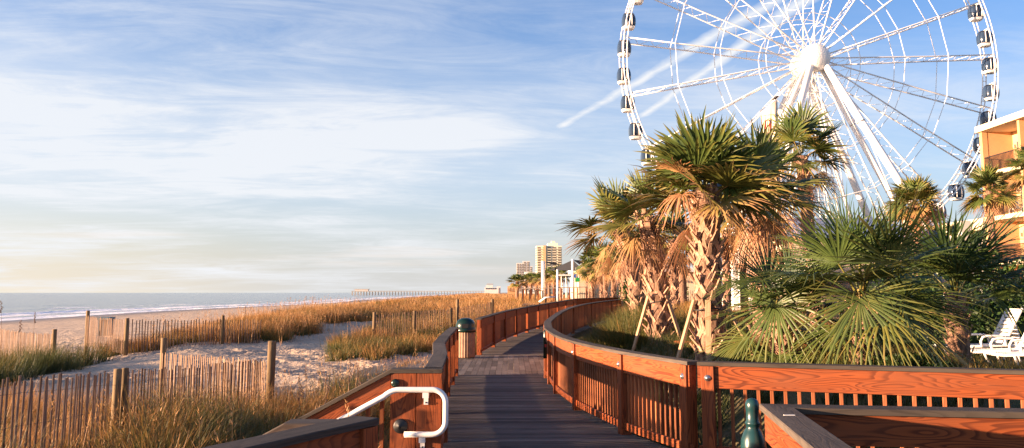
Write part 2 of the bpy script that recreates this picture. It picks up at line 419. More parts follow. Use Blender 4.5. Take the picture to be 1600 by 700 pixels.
# ------------------------------------------------------------------ layout lines (metres, x right, y forward)
R_PTS = [(2.03, 9.35), (1.50, 11.0), (1.06, 13.2), (.86, 15.3), (.79, 18.2)]
R2_PTS = [(.79, 18.2, 0), (.92, 21.5, 0), (1.12, 24.3, 0), (1.75, 29.5, .1), (2.6, 34.5, .2), (4.0, 40, .3), (6.0, 46, .4)]
L1_PTS = [(-.80, 8.50), (-.90, 10.5), (-1.11, 12.7), (-1.20, 14.9), (-1.29, 18.6)]
FL_PTS = [(-1.0, 24.6, 0), (-.32, 30, .09), (.50, 34.5, .16), (1.55, 39, .25), (2.5, 43, .32), (3.7, 48, .42)]
FR_PTS = [(3.7, 48, .42), (5.2, 50.0, .45), (7.0, 51.5, .47), (9.5, 52.6, .5)]
left_edge = [(-1.45, -6), (-1.45, 4), (-.90, 5.3), (-.80, 8.5)] + L1_PTS[1:] + [p[:2] for p in FL_PTS] + [(5.2, 50), (7, 51.5)]
right_edge = [(1.7, -6), (1.57, 4), (1.79, 5.75), (2.0, 9.35)] + R_PTS[1:] + [p[:2] for p in R2_PTS[1:]] + [(8, 49)]
def xl(y): return np.interp(y, [p[1] for p in left_edge], [p[0] for p in left_edge])
def xr(y): return np.interp(y, [p[1] for p in right_edge], [p[0] for p in right_edge])
def yF(x): return 9.35 - .34 * (x - 2.03)
def hnoise(x, y, s, seed=0):
    return (np.sin(x * s * 1.7 + seed) * np.cos(y * s * 1.3 + seed * 2.1) + .6 * np.sin(x * s * 3.1 + y * s * 2.3 + seed * .7) + .35 * np.sin(y * s * 6.1 - x * s * 4.7 + seed)) / 1.95
def shore(y): return -88 - np.maximum(y - 380, 0) * .04 + 4 * np.sin(y * .02)
def H(x, y):
    x = np.asarray(x, float); y = np.asarray(y, float)
    xs = shore(y)
    u = np.clip((x - xs) / (-19 - xs), -8, 1)
    beach = np.where(u < 0, -3 + u * 3.2, -3 + 1.95 * np.clip(u, 0, 1) ** .9)
    duneb = np.interp(y, [0, 8, 13, 17, 30, 38, 50, 70, 110, 300], [-.25, -.30, -.52, -.68, -.52, -.35, -.05, .10, .30, .5])
    k = np.clip((x + 19) / 7, 0, 1); k = k * k * (3 - 2 * k)
    z = beach * (1 - k) + duneb * k
    dune = np.exp(-((x + 13.5) / 3.2) ** 2) * np.clip((y - 30) / 10, 0, 1) * .35
    z = z + dune + np.clip((x + 40) / 25, 0, 1) * .06 * hnoise(x, y, .9) + .03 * hnoise(x, y, 3.1, 2) * np.clip((x + 60) / 45, 0, 1)
    z = z + .55 * np.exp(-((x + 1.6) / 2.6) ** 2 - ((y - 42) / 4.5) ** 2)
    # the planted side right of the boardwalk
    r = np.clip(x - xr(np.clip(y, -6, 50)), -1, 60); side = (y < yF(x) + .15) & (y > 2)
    up = np.clip((r - .25) / 2.2, 0, 1); up = up * up * (3 - 2 * up)
    mound = np.interp(x - xr(np.clip(y, -6, 50)), [0, 1, 2.6, 5, 8, 200], [-.1, .35, .72, .62, .32, .3])
    upy = np.clip((y - yF(x) - .3) / 2.0, 0, 1); up = np.where(y < 16, np.minimum(up, np.where(x > 1.9, upy, up)), up)
    z2 = -.5 * (1 - up) + mound * up + .03 * hnoise(x, y, 1.4, 5)
    z = np.where(r > .02, np.where(y > 5.9, z2, -.5), z)
    # keep everything well below the decks
    under = (x > xl(np.clip(y, -6, 50)) - .25) & (x < xr(np.clip(y, -6, 50)) + .25) & (y < 52)
    z = np.where(under, np.minimum(z, np.interp(y, [24, 50], [-.28, .05])), z)
    far = np.clip((y - 60) / 60, 0, 1) * np.clip((x + 15) / 10, 0, 1)
    z = z * (1 - far) + far * np.where(x > 0, .55, z)
    return z
def hz(x, y): return float(H(x, y))

# ------------------------------------------------------------------ ground, sea
def stretch(a, b, near, n):
    "coordinates dense around zero, reaching a .. b"
    q = np.linspace(math.asinh(a / near), math.asinh(b / near), n); return near * np.sinh(q)
gx = np.concatenate([stretch(-12000, -25.5, 14, 90), np.linspace(-25, 12, 210), stretch(12.5, 9000, 14, 60)])
gy = np.concatenate([np.linspace(-60, -2, 14), np.linspace(-1, 60, 330), stretch(61, 14000, 25, 140)])
X, Y = np.meshgrid(gx, gy); Z = H(X, Y)
# foot-trodden sand
foot = (X < -1.4) & (Y < 70) & (X > -40)
Z = Z + np.where(foot, .018 * (rng.random(X.shape) - .5) * 2, 0)
V = np.stack([X, Y, Z], -1).reshape(-1, 3); nx, ny = len(gx), len(gy)
i = (np.arange(ny - 1)[:, None] * nx + np.arange(nx - 1)[None]).ravel(); Fq = np.stack([i, i + 1, i + nx + 1, i + nx], 1)
tag(np_mesh('ground', V, Fq, sandm, smooth=True), kind='structure')
sx = np.concatenate([-stretch(40, 14000, 60, 260)[::-1]]); sy = np.concatenate([np.linspace(-80, 60, 40), stretch(62, 16000, 60, 260)])
sx = np.unique(np.concatenate([sx, np.linspace(-320, -70, 200)]))
X, Y = np.meshgrid(sx, sy); off = shore(Y) - X
ph = off + 9 * hnoise(X, Y, .013, 3) * .8
sw = .28 * np.exp(-((ph - 19) / 3.0) ** 2) + .30 * np.exp(-((ph - 44) / 5) ** 2) + .28 * np.exp(-((ph - 78) / 7) ** 2) + .15 * np.exp(-((ph - 120) / 9) ** 2)
sw = sw * np.clip(.6 + .9 * hnoise(X, Y, .02, 8), 0, 1.5) * np.exp(-Y / 1500)
V = np.stack([X, Y, -3 + sw], -1).reshape(-1, 3); nx, ny = len(sx), len(sy)
i = (np.arange(ny - 1)[:, None] * nx + np.arange(nx - 1)[None]).ravel(); Fq = np.stack([i, i + 1, i + nx + 1, i + nx], 1)
tag(np_mesh('sea', V, Fq, seam, attrs={'off': off.ravel()}, smooth=True), kind='structure')

# ------------------------------------------------------------------ deck boards
m = MB(); y = -5.0
def deck_z(y): return float(np.interp(y, [24.6, 30, 34.5, 39, 43, 48, 52], [0, .09, .16, .25, .32, .42, .46]))
while y < 50:
    if 18.75 < y < 24.45: y += .146; continue
    y1 = y + .139; z = deck_z(y)
    a, b = float(xl(y)) - .06, float(xr(y)) + .06; a1, b1 = float(xl(y1)) - .06, float(xr(y1)) + .06
    if y < 5.2: b = b1 = 1.9
    if 5.6 < y < 9.3:
        xe = 12; b = b1 = xe if y < 6 else min(xe, 2.03 + (9.35 - y) / .34)
    j = [random.uniform(-.0015, .0015) for _ in range(4)]
    v = [(a, y, z + j[0]), (b, y, z + j[1]), (b1, y1, z + j[2]), (a1, y1, z + j[3])]
    v = v + [(p[0], p[1], z - .035) for p in v]; g = [(p[0] - a, p[1] - y, p[2]) for p in v]
    m.add(v, [[0, 1, 2, 3], [7, 6, 5, 4], [0, 4, 5, 1], [1, 5, 6, 2], [2, 6, 7, 3], [3, 7, 4, 0]], g); y += .146
# lengthwise boards at the beach access
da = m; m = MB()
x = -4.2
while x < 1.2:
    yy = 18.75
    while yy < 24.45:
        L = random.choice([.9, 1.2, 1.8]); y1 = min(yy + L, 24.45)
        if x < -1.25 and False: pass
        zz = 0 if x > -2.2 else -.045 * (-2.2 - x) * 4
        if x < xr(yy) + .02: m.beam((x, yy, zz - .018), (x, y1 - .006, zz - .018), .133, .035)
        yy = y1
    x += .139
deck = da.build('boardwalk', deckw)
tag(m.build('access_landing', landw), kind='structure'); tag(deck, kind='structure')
m = MB()
for y0 in np.arange(-4, 50, 2.4):
    for x0 in (float(xl(y0)) + .15, float(xr(y0)) - .15):
        m.bb(x0 - .07, x0 + .07, y0, y0 + .14, min(hz(x0, y0) - .3, -.6), deck_z(y0) - .04)
m.sweep([(float(xl(yy)) + .02, yy, deck_z(yy) - .26) for yy in np.arange(-4, 18.6, .8)], .05, .22)
m.sweep([(float(xr(yy)) - .02, yy, deck_z(yy) - .26) for yy in np.arange(9.4, 40, .8)], .05, .22)
tag(m.build('boardwalk_joists', capw), kind='structure')

# ------------------------------------------------------------------ railings
RH = 1.06
def railing(name, label, path, posts, group=None, spacing=.146, inner=1, board=.235, bal_w=.038, smooth=0, cap_w=.187, max_bal=100, post_w=.14, bal_mat=None, end_ext=.0, both=False, double=()):
    """path: floor line; inner = +1 if the walk lies to the right of the direction of travel, -1 to the left"""
    P = [Vector((*p, 0)) if len(p) == 2 else Vector(p) for p in path]
    fine = catmull(P, smooth) if smooth else P
    root = thing(name, label, 'railing', fine[0], group)
    # cap, in a few board lengths
    nseg = len(fine) - 1; per = max(1, nseg // max(1, round(sum((fine[i + 1] - fine[i]).length for i in range(nseg)) / 3.2)))
    i = 0; cm = MB()
    while i < nseg:
        j = min(i + per, nseg)
        if nseg - j < per * .4: j = nseg
        cm.sweep(fine, cap_w, .04, RH - .04, span=(i, j)); i = j
    cm.build('cap', capw, root)
    tm = MB(); i = 0
    while i < nseg:
        j = min(i + per, nseg)
        if nseg - j < per * .4: j = nseg
        tn_ = random.uniform(.4, .9)
        for sd_ in ((1, -1) if both else (1,)): tm.sweep(fine, .038, board, RH - .042 - board, sd_ * inner * .052, tone=tn_, span=(i, j))
        i = j
    tm.build('top_rail', stain, root)
    bm = MB(); bm.sweep(fine, .038, .09, .07, inner * .052); bm.build('bottom_rail', stain, root)
    # posts
    cum = [0]
    for i in range(nseg): cum.append(cum[-1] + (fine[i + 1] - fine[i]).length)
    def at(s):
        s = max(0, min(cum[-1], s))
        k = next((k for k in range(nseg) if cum[k + 1] >= s - 1e-9), nseg - 1)
        u = (s - cum[k]) / max(1e-6, cum[k + 1] - cum[k]); p = fine[k].lerp(fine[k + 1], u); d = (fine[k + 1] - fine[k]); d.z = 0; d.normalize(); return p, d
    ps = [s if s >= 0 else cum[-1] + s for s in posts]
    for s in ps:
        p, d = at(s); m = MB(); nn = Vector((d.y, -d.x, 0)) * inner
        p = p + nn * .035
        m.beam(p + Vector((0, 0, -.35)), p + Vector((0, 0, RH - .045)), post_w, post_w, up=nn, bev=.006, tone=random.uniform(.5, 1))
        po = m.build('post', stain, root)
        if s in double:
            b = MB()
            q = p + nn * (post_w / 2) + Vector((0, 0, RH - .17))
            b.lathe([(.036, 0), (.036, .005), (.018, .008), (.018, .022), (.002, .025)], q, 14, axis=nn); b.build('bolt', steel, po)
    # balusters: first ones as parts, the rest as one
    s = spacing * .6; k = 0; proto = None; rest = MB()
    while s < cum[-1] - .03:
        if all(abs(s - q) > post_w / 2 + bal_w * .45 for q in ps):
            p, d = at(s); nn = Vector((d.y, -d.x, 0)) * inner; q = p + nn * .014
            if k < max_bal:
                if proto is None or k % 6 == 0:
                    m = MB(); m.beam((0, 0, .075), (0, 0, RH - .045), bal_w, .036, up=(0, 1, 0), bev=.003)
                    proto = m.build('baluster', bal_mat or slatw); o = proto
                else:
                    o = proto.copy(); C.objects.link(o)
                o.parent = root; o.location = q - root.location; o.rotation_euler = (0, 0, math.atan2(d.y, d.x))
            else: rest.beam(q + Vector((0, 0, .075)), q + Vector((0, 0, RH - .045)), bal_w, .036, up=nn)
            k += 1
        s += spacing
    if rest.v: tag(rest.build('baluster_run', bal_mat or slatw, root), kind='stuff')
    return root
gR = 'wooden railings of the boardwalk'
rr = railing('wooden_railing', 'curved railing of red-brown slats along the right side of the grey walk', R_PTS, [.09, 1.75, 4.0, 6.1, -1.3, -.08], gR, inner=-1, smooth=6, spacing=.112, double=(.09, 1.75, 4.0))
rf = railing('wooden_railing', 'straight sunlit railing with open balusters in front of the palmettos', [(2.07, 9.36), (5.1, 8.32), (9.3, 6.9)], [.11, 4.2, -.1], gR, inner=1, spacing=.139, board=.24, double=(.11,))
r2 = railing('wooden_railing', 'dark capped railing curving away behind the green grass bed', R2_PTS, [.08, 2.8, 5.8, 11, 16, 21, 26, -.1], gR, inner=-1, smooth=4, spacing=.12, bal_w=.09)
rl = railing('wooden_railing', 'low railing bending along the left side of the walk, before the trash can', L1_PTS, [1.95, 4.3, 6.5, 8.3, -.08], gR, inner=1, spacing=.118, bal_w=.062)
r3 = railing('wooden_railing', 'long sunlit railing curving away beyond the trash can', FL_PTS, [.08, 2.9, 5.5, 8, 10.4, 12.8, 15.2, 17.6, 20, 22.4, -.1], gR, inner=1, smooth=4, spacing=.118, bal_w=.098)
r4 = railing('wooden_railing', 'farthest railing, closing the bend of the boardwalk in full sun', FR_PTS, [.1, 1.6, 3.2, -.1], gR, inner=1, spacing=.118, bal_w=.1)
g2 = railing('wooden_railing', 'near corner railing with a broad grey cap and dark inner face', [(1.52, 3.0), (1.57, 4.1), (1.79, 5.72), (3.4, 5.50), (8, 4.9)], [1.0, 2.72, 4.6, 7.0], gR, inner=1, spacing=.139, board=.2, cap_w=.2, both=True)
nn_ = railing('wooden_railing', 'dark capped railing end at the bottom left edge of the walk', [(-1.9, 3.0), (-1.43, 4.19), (-.90, 5.22)], [.3, 1.3, -.08], gR, inner=1, spacing=.115, bal_w=.088, cap_w=.2)
# gap panels that end the walk railings at the stairs: two wide post boards facing the viewer
aroot = thing('stair_railing', 'far stair railing with broad end boards, round black disk and sloping cap', 'railing', (-1.02, 8.45, 0), 'stair railings')
def slope_z(x, x0): return -max(0, (x0 - x)) * .53
def stair_rail(root, yy, x_in, x_mid, x_out, face, wide):
    RH = 1.06 if wide == 2 else 1.045
    m = MB(); m.sweep([(x_in, yy, 0), (x_mid, yy, 0), (x_out, yy, slope_z(x_out, x_mid))], .19, .04, RH - .04); m.build('cap', capw, root)
    m = MB(); n = 2
    for k in range(wide):
        w = (x_in - .0 - x_mid) / wide; xa = x_mid + w * k
        m.bb(xa + .004, xa + w - .004, yy - .085, yy + .085, -.5, RH - .045, tone=.8)
    m.build('post', stain, root)
    m = MB(); m.sweep([(x_mid - .002, yy - .05, 0), (x_out, yy - .05, slope_z(x_out, x_mid))], .038, .2, RH - .245, 0, tone=.75); m.build('top_rail', stain, root)
    x = x_mid - .09
    while x > x_out:
        mm = MB(); z = slope_z(x, x_mid); mm.bb(x - .019, x + .019, yy - .03, yy + .006, z + .02, z + RH - .05); mm.build('baluster', slatw, root); x -= .139
    m = MB(); m.bb(x_out - .07, x_out + .07, yy - .07, yy + .07, slope_z(x_out, x_mid) - .5, slope_z(x_out, x_mid) + RH - .045); m.build('post', stain, root)
stair_rail(aroot, 8.5, -.70, -1.215, -3.4, 1, 2)
m = MB(); m.lathe([(.072, 0), (.072, .012), (.06, .02), (.03, .024), (.018, .04), (.002, .042)], (-1.105, 8.413, .505), 24, axis=(0, -1, 0)); m.build('round_disk', black, aroot)
m = MB(); m.lathe([(.042, 0), (.042, .012), (.026, .022), (.002, .026)], (-1.165, 8.413, .922), 18, axis=(0, -1, 0)); m.build('bolt', green, aroot)
broot = thing('stair_railing', 'near stair railing with a short level cap, partly behind the dark railing end', 'railing', (-1.1, 5.2, 0), 'stair railings')
stair_rail(broot, 5.14, -.97, -1.36, -3.0, 1, 1)
def handrail(root, yy, x_in, x_mid, label, z0=.865):
    h = thing('pipe_handrail', label, 'handrail', (x_mid, yy, z0), 'white pipe handrails of the stairs')
    r = .028; c = .125; pts = []
    xo = x_mid - 2.0
    pts.append(Vector((xo, yy, z0 + slope_z(xo, x_mid + .05))))
    for k in range(6):
        u = k / 5; x = x_mid - .08 + .16 * u; pts.append(Vector((x, yy, z0 + (slope_z(x_mid - .08, x_mid + .05) * (1 - u) ** 2))))
    pts.append(Vector((x_in - c, yy, z0)))
    for k in range(1, 9):
        a = math.pi / 2 - math.pi / 2 * k / 8; pts.append(Vector((x_in - c + c * math.cos(a), yy, z0 - c + c * math.sin(a))))
    zb = z0 - .43
    for k in range(0, 9):
        a = -math.pi / 2 * k / 8; pts.append(Vector((x_in - c + c * math.cos(a), yy, zb + c + c * math.sin(a))))
    pts.append(Vector((x_mid + .13, yy, zb)))
    m = MB(); m.tube(pts, r, 16); m.build('pipe', pipew, h)
    for z in (z0 - .03, zb - .03):
        m = MB(); xb = x_in - (.20 if z > z0 - .1 else .23)
        m.bb(xb - .03, xb + .03, yy - .008, yy + .06, z - .05, z + .008); m.bb(xb - .022, xb + .022, yy + .052, yy + .066, z - .12, z - .03)
        b = m.build('bracket', pipew, h)
        m = MB(); m.lathe([(.009, 0), (.009, .008), (.001, .01)], (xb, yy + .052, z - .10), 10, axis=(0, -1, 0)); m.build('screw', black, b)
    return h
handrail(aroot, 8.345, -.655, -1.19, 'white pipe handrail looping in a U before the broad end boards')
handrail(broot, 5.30, -.86, -1.3, 'white pipe handrail loop peeking past the dark railing end', .86)
# stair treads down to the sand
m = MB()
for k in range(6):
    xa = -1.25 - .32 * k; z = -.17 * (k + 1) + .02
    m.bb(xa - .33, xa, 5.25, 8.4, z - .035, z); 
tag(m.build('boardwalk_steps', deckw), kind='structure')

# ------------------------------------------------------------------ things on the walk
def at_trash():
    t_ = thing('trash_can', 'trash can with a tan fluted body and glossy dark green dome lid', 'trash can', (-1.31, 23.6, 0))
    m = MB(); m.lathe([(.27, .02), (.275, .05), (.275, .70), (.265, .73)], (-1.31, 23.6, 0), 48, flute=.05); m.build('body', canbody, t_)
    m = MB(); m.lathe([(.28, .71), (.295, .72), (.295, .80), (.28, .815), (.28, .90), (.26, .98), (.21, 1.05), (.12, 1.10), (.0, 1.11)], (-1.31, 23.6, 0), 32)
    lid = m.build('lid', green, t_)
    m = MB(); m.bb(-1.40, -1.22, 23.31, 23.345, .83, .95); m.build('flap', black, lid)
at_trash()
b_ = thing('bollard', 'dark green bottle shaped bollard beside the near corner railing', 'bollard', (1.69, 5.95, 0))
m = MB(); m.lathe([(.125, 0), (.125, .03), (.085, .05), (.08, .62), (.083, .70), (.088, .74), (.084, .80), (.062, .855), (.048, .875), (.048, .90), (.054, .905), (.054, .915), (.046, .925), (.044, 1.0), (.048, 1.01), (.048, 1.045), (.038, 1.068), (.018, 1.08), (.0, 1.083)], (1.69, 5.95, 0), 28); m.build('body', bottle, b_)
d_ = thing('bag_dispenser', 'slim dark green dispenser with a red and white sticker on the railing end', 'dispenser', (.90, 18.9, .4))
m = MB(); m.tube([(.72, 18.0, .42), (.72, 18.0, .98), (.72, 18.0, 1.02)], [.05, .05, .03], 12); m.build('body', green, d_)
m = MB(); m.bb(.70, .74, 17.94, 17.952, .66, .72); m.build('sticker', redp, d_)
m = MB(); m.beam(px(1225, 658, 5.28) , px(1242, 658, 5.28), .018, .003); o = m.build('paper_scrap', white)
o.location.z += (RH + .0015) - (px(1233, 658, 5.28).z); tag(o, 'tiny white scrap lying on the broad grey cap of the near corner railing', 'litter')

# ------------------------------------------------------------------ sand fences
def lath_fence(label, pts, zt, posts, each=True, sp=.095, group='sand fences of upright laths', lean=.03, hh=1.2):
    "pts ground line (x, y); zt top heights per point; posts: (fraction, top height, radius)"
    P = [Vector((*p, 0)) for p in pts]; cum = [0]
    for i in range(len(P) - 1): cum.append(cum[-1] + (P[i + 1] - P[i]).length)
    def at(s):
        s = max(0, min(cum[-1], s)); xs = [p.x for p in P]; ys = [p.y for p in P]
        return float(np.interp(s, cum, xs)), float(np.interp(s, cum, ys)), float(np.interp(s, cum, zt))
    root = thing('sand_fence', label, 'fence', (*at(0)[:2], hz(*at(0)[:2])), group)
    m = MB(); s = .05; k = 0
    while s < cum[-1]:
        x, y, z = at(s); x2, y2, _ = at(s + .1); d = Vector((x2 - x, y2 - y, 0)); d = d.normalized() if d.length > 1e-4 else Vector((0, 1, 0))
        z += random.uniform(-.035, .035); ln = random.gauss(0, lean); dn = Vector((-d.y, d.x, 0)) * random.uniform(-.012, .012)
        a = Vector((x, y, z - hh - .1)) - d * ln * .6 + dn; b = Vector((x, y, z)) + d * ln * .6 + dn
        if each and k < 100:
            q = MB(); q.beam(a, b, .036 * random.uniform(.85, 1.15), .009, up=Vector((-d.y, d.x, 0))); q.build('lath', fencew, root)
        else: m.beam(a, b, .036, .009, up=Vector((-d.y, d.x, 0)))
        s += sp * random.uniform(.85, 1.15); k += 1
    if m.v:
        o = m.build('lath_run' if each else 'lath_panel', fencew, root)
        if each: tag(o, kind='stuff')
    n = max(8, int(cum[-1] / .5)); w = MB()
    for f in (.12, .38, .64, .9):
        w.tube([(at(cum[-1] * i / n)[0], at(cum[-1] * i / n)[1], at(cum[-1] * i / n)[2] - hh * f + .01 * math.sin(i * 1.7)) for i in range(n + 1)], .0028, 4)
    w.build('wire', black, root)
    for (f, top, r) in posts:
        x, y, z = at(cum[-1] * f); q = MB(); e = random.uniform(-.02, .02)
        q.tube([(x + .06, y, min(hz(x, y), z - 1.2) - .3), (x + .06 + e, y + e, top - .012), (x + .06 + e, y + e, top)], [r, r, r * .88], 12); q.build('post', postw, root)
    return root
lath_fence('nearest lath fence, dark against the sand, running out from the left edge', [(-4.55, 5.6), (-4.7, 7.5), (-4.78, 8.8), (-5.0, 10.5), (-5.04, 13), (-4.72, 15.9)], [1.10, 1.03, .96, .82, .68, .54], [(.48, .87, .05), (.505, .86, .045)])
lath_fence('pale sunlit lath fence between two tall round posts behind the nearest fence', [(-4.66, 16.0), (-6.4, 18.1), (-8.45, 20.2)], [.52, .44, .36], [(0, .90, .078), (1, .73, .068)])
lath_fence('short lath fence in the green grass by the left edge', [(-16.0, 29.2), (-18.4, 31.3), (-21.5, 34.5)], [.36, .35, .38], [(0, .55, .075), (1, .62, .075)], each=False, sp=.09)
lath_fence('lath fence whose lit end leans in by the open sand path', [(-19.0, 37.3), (-16.8, 34.6), (-14.9, 32.2)], [.78, .76, .76], [(0, 1.02, .08), (1, .84, .08)], each=False, sp=.11, lean=.06)
lath_fence('lath fence backed by dry brown grass beyond the open sand path', [(-14.9, 32.4), (-13.4, 33.6), (-12.0, 34.6), (-10.8, 36)], [.76, .72, .70, .66], [(.66, .88, .07)], each=False, sp=.115)
lath_fence('weathered lath fence crossing the orange dune grass behind the trash can', [(-6.0, 36), (-4.6, 37.2), (-2.9, 39), (-1.05, 41.5)], [.86, .95, 1.08, 1.32], [(0, .98, .075), (.28, 1.0, .075), (.58, 1.1, .07), (.64, 1.5, .08), (1, 1.5, .08)], each=False, sp=.10, hh=1.05)
lath_fence('pale short lath fence running behind the farthest railing', [(3.9, 53.5), (7, 54), (11, 54.8), (14, 55)], [1.85, 1.9, 1.95, 2.0], [(0, 2.1, .07), (.6, 2.3, .08)], each=False, sp=.14)

# ------------------------------------------------------------------ grass
def blades(base, h, az, lean, w, age0, age1, curl, nseg=3):
    n = len(base); ts = np.linspace(0, 1, nseg + 1)
    d = np.stack([np.cos(az), np.sin(az)], 1); side = np.stack([-np.sin(az), np.cos(az)], 1)
    V = np.zeros((n, nseg + 1, 2, 3)); A = np.zeros((n, nseg + 1, 2))
    for k, t in enumerate(ts):
        r = h * (lean * t + curl * t * t); z = h * (t - .35 * (lean + curl) * t * t)
        ww = w * (1 - t) ** .7 * .5 + .0006
        for s_, sg in ((0, -1), (1, 1)):
            V[:, k, s_, 0] = base[:, 0] + d[:, 0] * r + side[:, 0] * ww * sg
            V[:, k, s_, 1] = base[:, 1] + d[:, 1] * r + side[:, 1] * ww * sg
            V[:, k, s_, 2] = base[:, 2] + z
            A[:, k, s_] = age0 + (age1 - age0) * t
    b = (np.arange(n) * (nseg + 1) * 2)[:, None]
    F = np.concatenate([np.stack([b[:, 0] + 2 * k, b[:, 0] + 2 * k + 1, b[:, 0] + 2 * k + 3, b[:, 0] + 2 * k + 2], 1) for k in range(nseg)])
    return V.reshape(-1, 3), F, A.reshape(-1)
def patch(x, y, s=.5, seed=0): return .5 + .5 * hnoise(x, y, s, seed)
def tufts(cx, cy, per, spread, h, hv, age, agev, w, name, label, greenish=0.0, tipup=.25, lean=.5, hmul=None):
    n = len(cx); i = np.repeat(np.arange(n), per); N = len(i)
    th = rng.uniform(h * (1 - hv), h * (1 + hv), n) * (hmul(cx, cy) if hmul is not None else 1)
    a = rng.uniform(0, 2 * np.pi, N); r = np.abs(rng.normal(0, spread, N))
    bx = cx[i] + np.cos(a) * r; by = cy[i] + np.sin(a) * r; bz = H(bx, by) - .03
    ag = np.clip(age + agev * (patch(cx, cy, .55, 4) - .5) * 2 + rng.normal(0, .07, n) - greenish * patch(cx, cy, .9, 9), 0, 1)
    al = np.clip(ag[i] + rng.normal(0, .08, N), 0, 1)
    az = a + rng.normal(0, .7, N)
    V, F, A = blades(np.stack([bx, by, bz], 1), th[i] * rng.uniform(.45, 1.1, N), az, rng.uniform(0, lean, N), w * rng.uniform(.6, 1.4, N), np.clip(al - .22, 0, 1), np.clip(al + tipup, 0, 1), rng.uniform(0, .55, N))
    o = np_mesh(name, V, F, grassm, attrs={'age': A}); tag(o, label, 'grass', kind='stuff'); return o
def scatter(n, x0, x1, y0, y1, cond): 
    x = rng.uniform(x0, x1, n * 3); y = rng.uniform(y0, y1, n * 3); k = cond(x, y); return x[k][:n], y[k][:n]
G = 'dune_grass'
# bank between the nearest fence and the walk
cond = lambda x, y: (x < xl(y) - .28) & ((x > -3.9) | (y < 13)) & (patch(x, y, .8, 3) > .16) & ~((x > -3.2) & (y > 4.4) & (y < 9.0)) & ~((y > 20) & (x < -2.8))
x, y = scatter(1000, -4.9, -1.1, 6, 23.5, cond)
tufts(x, y, 54, .12, .60, .4, .30, .40, .010, G, 'tangled green and straw grass on the bank beside the walk', hmul=lambda x, y: np.clip(.8 + (-x - 2.4) * .35, .7, 1.4) * (.7 + .75 * patch(x, y, .7, 1)))
x, y = scatter(800, -10.5, -4.0, 5, 17.5, lambda x, y: (patch(x, y, .5, 6) > .42 - np.clip(x + 6.5, 0, 2) * .15))
tufts(x, y, 46, .13, .70, .35, .55, .42, .010, G, 'orange dry grass seen through the nearest lath fence')
x, y = scatter(260, -20.5, -12.4, 16.5, 31, lambda x, y: (x < -12.6 - (y - 17) * .16) & (patch(x, y, .35, 2) > .2))
tufts(x, y, 90, .22, 1.0, .3, .22, .2, .015, G, 'tall green grass mound at the left edge')
# clump beyond the landing
x, y = scatter(700, -7.4, -1.2, 27, 52, lambda x, y: (x < xl(y) - .35) & (x > -7.6 + .35 * np.sin(y)) & ((y > 31) | ((x < -4.4) & (y > 29))) & (x > -.214 * y) & (patch(x, y, .6, 3) > .12))
tufts(x, y, 70, .2, .60, .45, .38, .45, .014, G, 'mixed green and orange grass below the crossing lath fence')
x, y = scatter(900, -16.8, -8.0, 33.4, 60, lambda x, y: (x < -9.6 - .5 * np.sin(y * .7) * (y < 50) + np.clip(y - 50, 0, 10) * .35) & (y > 33.5 + np.clip(x + 15, 0, 5) * .6) & ((x < -.235 * y) | (y > 48)))
tufts(x, y, 80, .25, .78, .35, .60, .38, .018, G, 'dense rusty dune grass beyond the sand path')
x, y = scatter(1500, -19, 4, 58, 130, lambda x, y: x < xl(np.minimum(y, 48)) - .4 + np.clip(y - 50, 0, 80) * .06)
tufts(x, y, 60, .5, .78, .45, .64, .30, .045, G, 'far orange dune grass in front of the sea')
x, y = scatter(1500, -24, 12, 130, 420, lambda x, y: x > -17 - (y - 130) * .03)
tufts(x, y, 50, 1.3, .9, .3, .76, .12, .13, G, 'farthest band of orange grass on the dune crest')
x, y = scatter(700, 3, 34, 57, 130, lambda x, y: x > -10)
tufts(x, y, 50, .6, .7, .3, .72, .12, .05, G, 'orange grass before the palms and the shade sails')
def stalks(n, x0, x1, y0, y1, cond, h, w, label):
    x, y = scatter(n, x0, x1, y0, y1, cond); n = len(x)
    V, F, A = blades(np.stack([x, y, H(x, y)], 1), h * rng.uniform(.7, 1.25, n), rng.uniform(0, 6.28, n), rng.uniform(0, .22, n), np.full(n, w), rng.uniform(.6, .8, n), np.full(n, 1.0), rng.uniform(0, .35, n))
    hx = V.reshape(n, 4, 2, 3)[:, 3].mean(1); k = 6; hb = np.repeat(hx, k, 0) + np.stack([rng.normal(0, .012, n * k), rng.normal(0, .012, n * k), rng.uniform(-.22, .02, n * k)], 1)
    V2, F2, A2 = blades(hb, np.full(n * k, .055), rng.uniform(0, 6.28, n * k), rng.uniform(.1, .6, n * k), np.full(n * k, w * 1.3), np.full(n * k, .85), np.full(n * k, 1.), np.full(n * k, .3))
    tag(np_mesh(G, np.concatenate([V, V2]), np.concatenate([F, F2 + len(V)]), grassm, attrs={'age': np.concatenate([A, A2])}), label, 'grass', kind='stuff')
stalks(260, -5, -1.2, 7, 23, lambda x, y: (x < xl(y) - .3), 1.0, .008, 'sparse straw seed stalks standing over the bank grass')
stalks(160, -7.4, -1.3, 31, 50, lambda x, y: (x < xl(y) - .3) & (x > -.214 * y), 1.0, .012, 'straw seed stalks over the grass around the crossing lath fence')
stalks(700, -17, -8.5, 34, 62, lambda x, y: x < -9.4, 1.15, .018, 'straw seed stalks over the rusty dune grass')
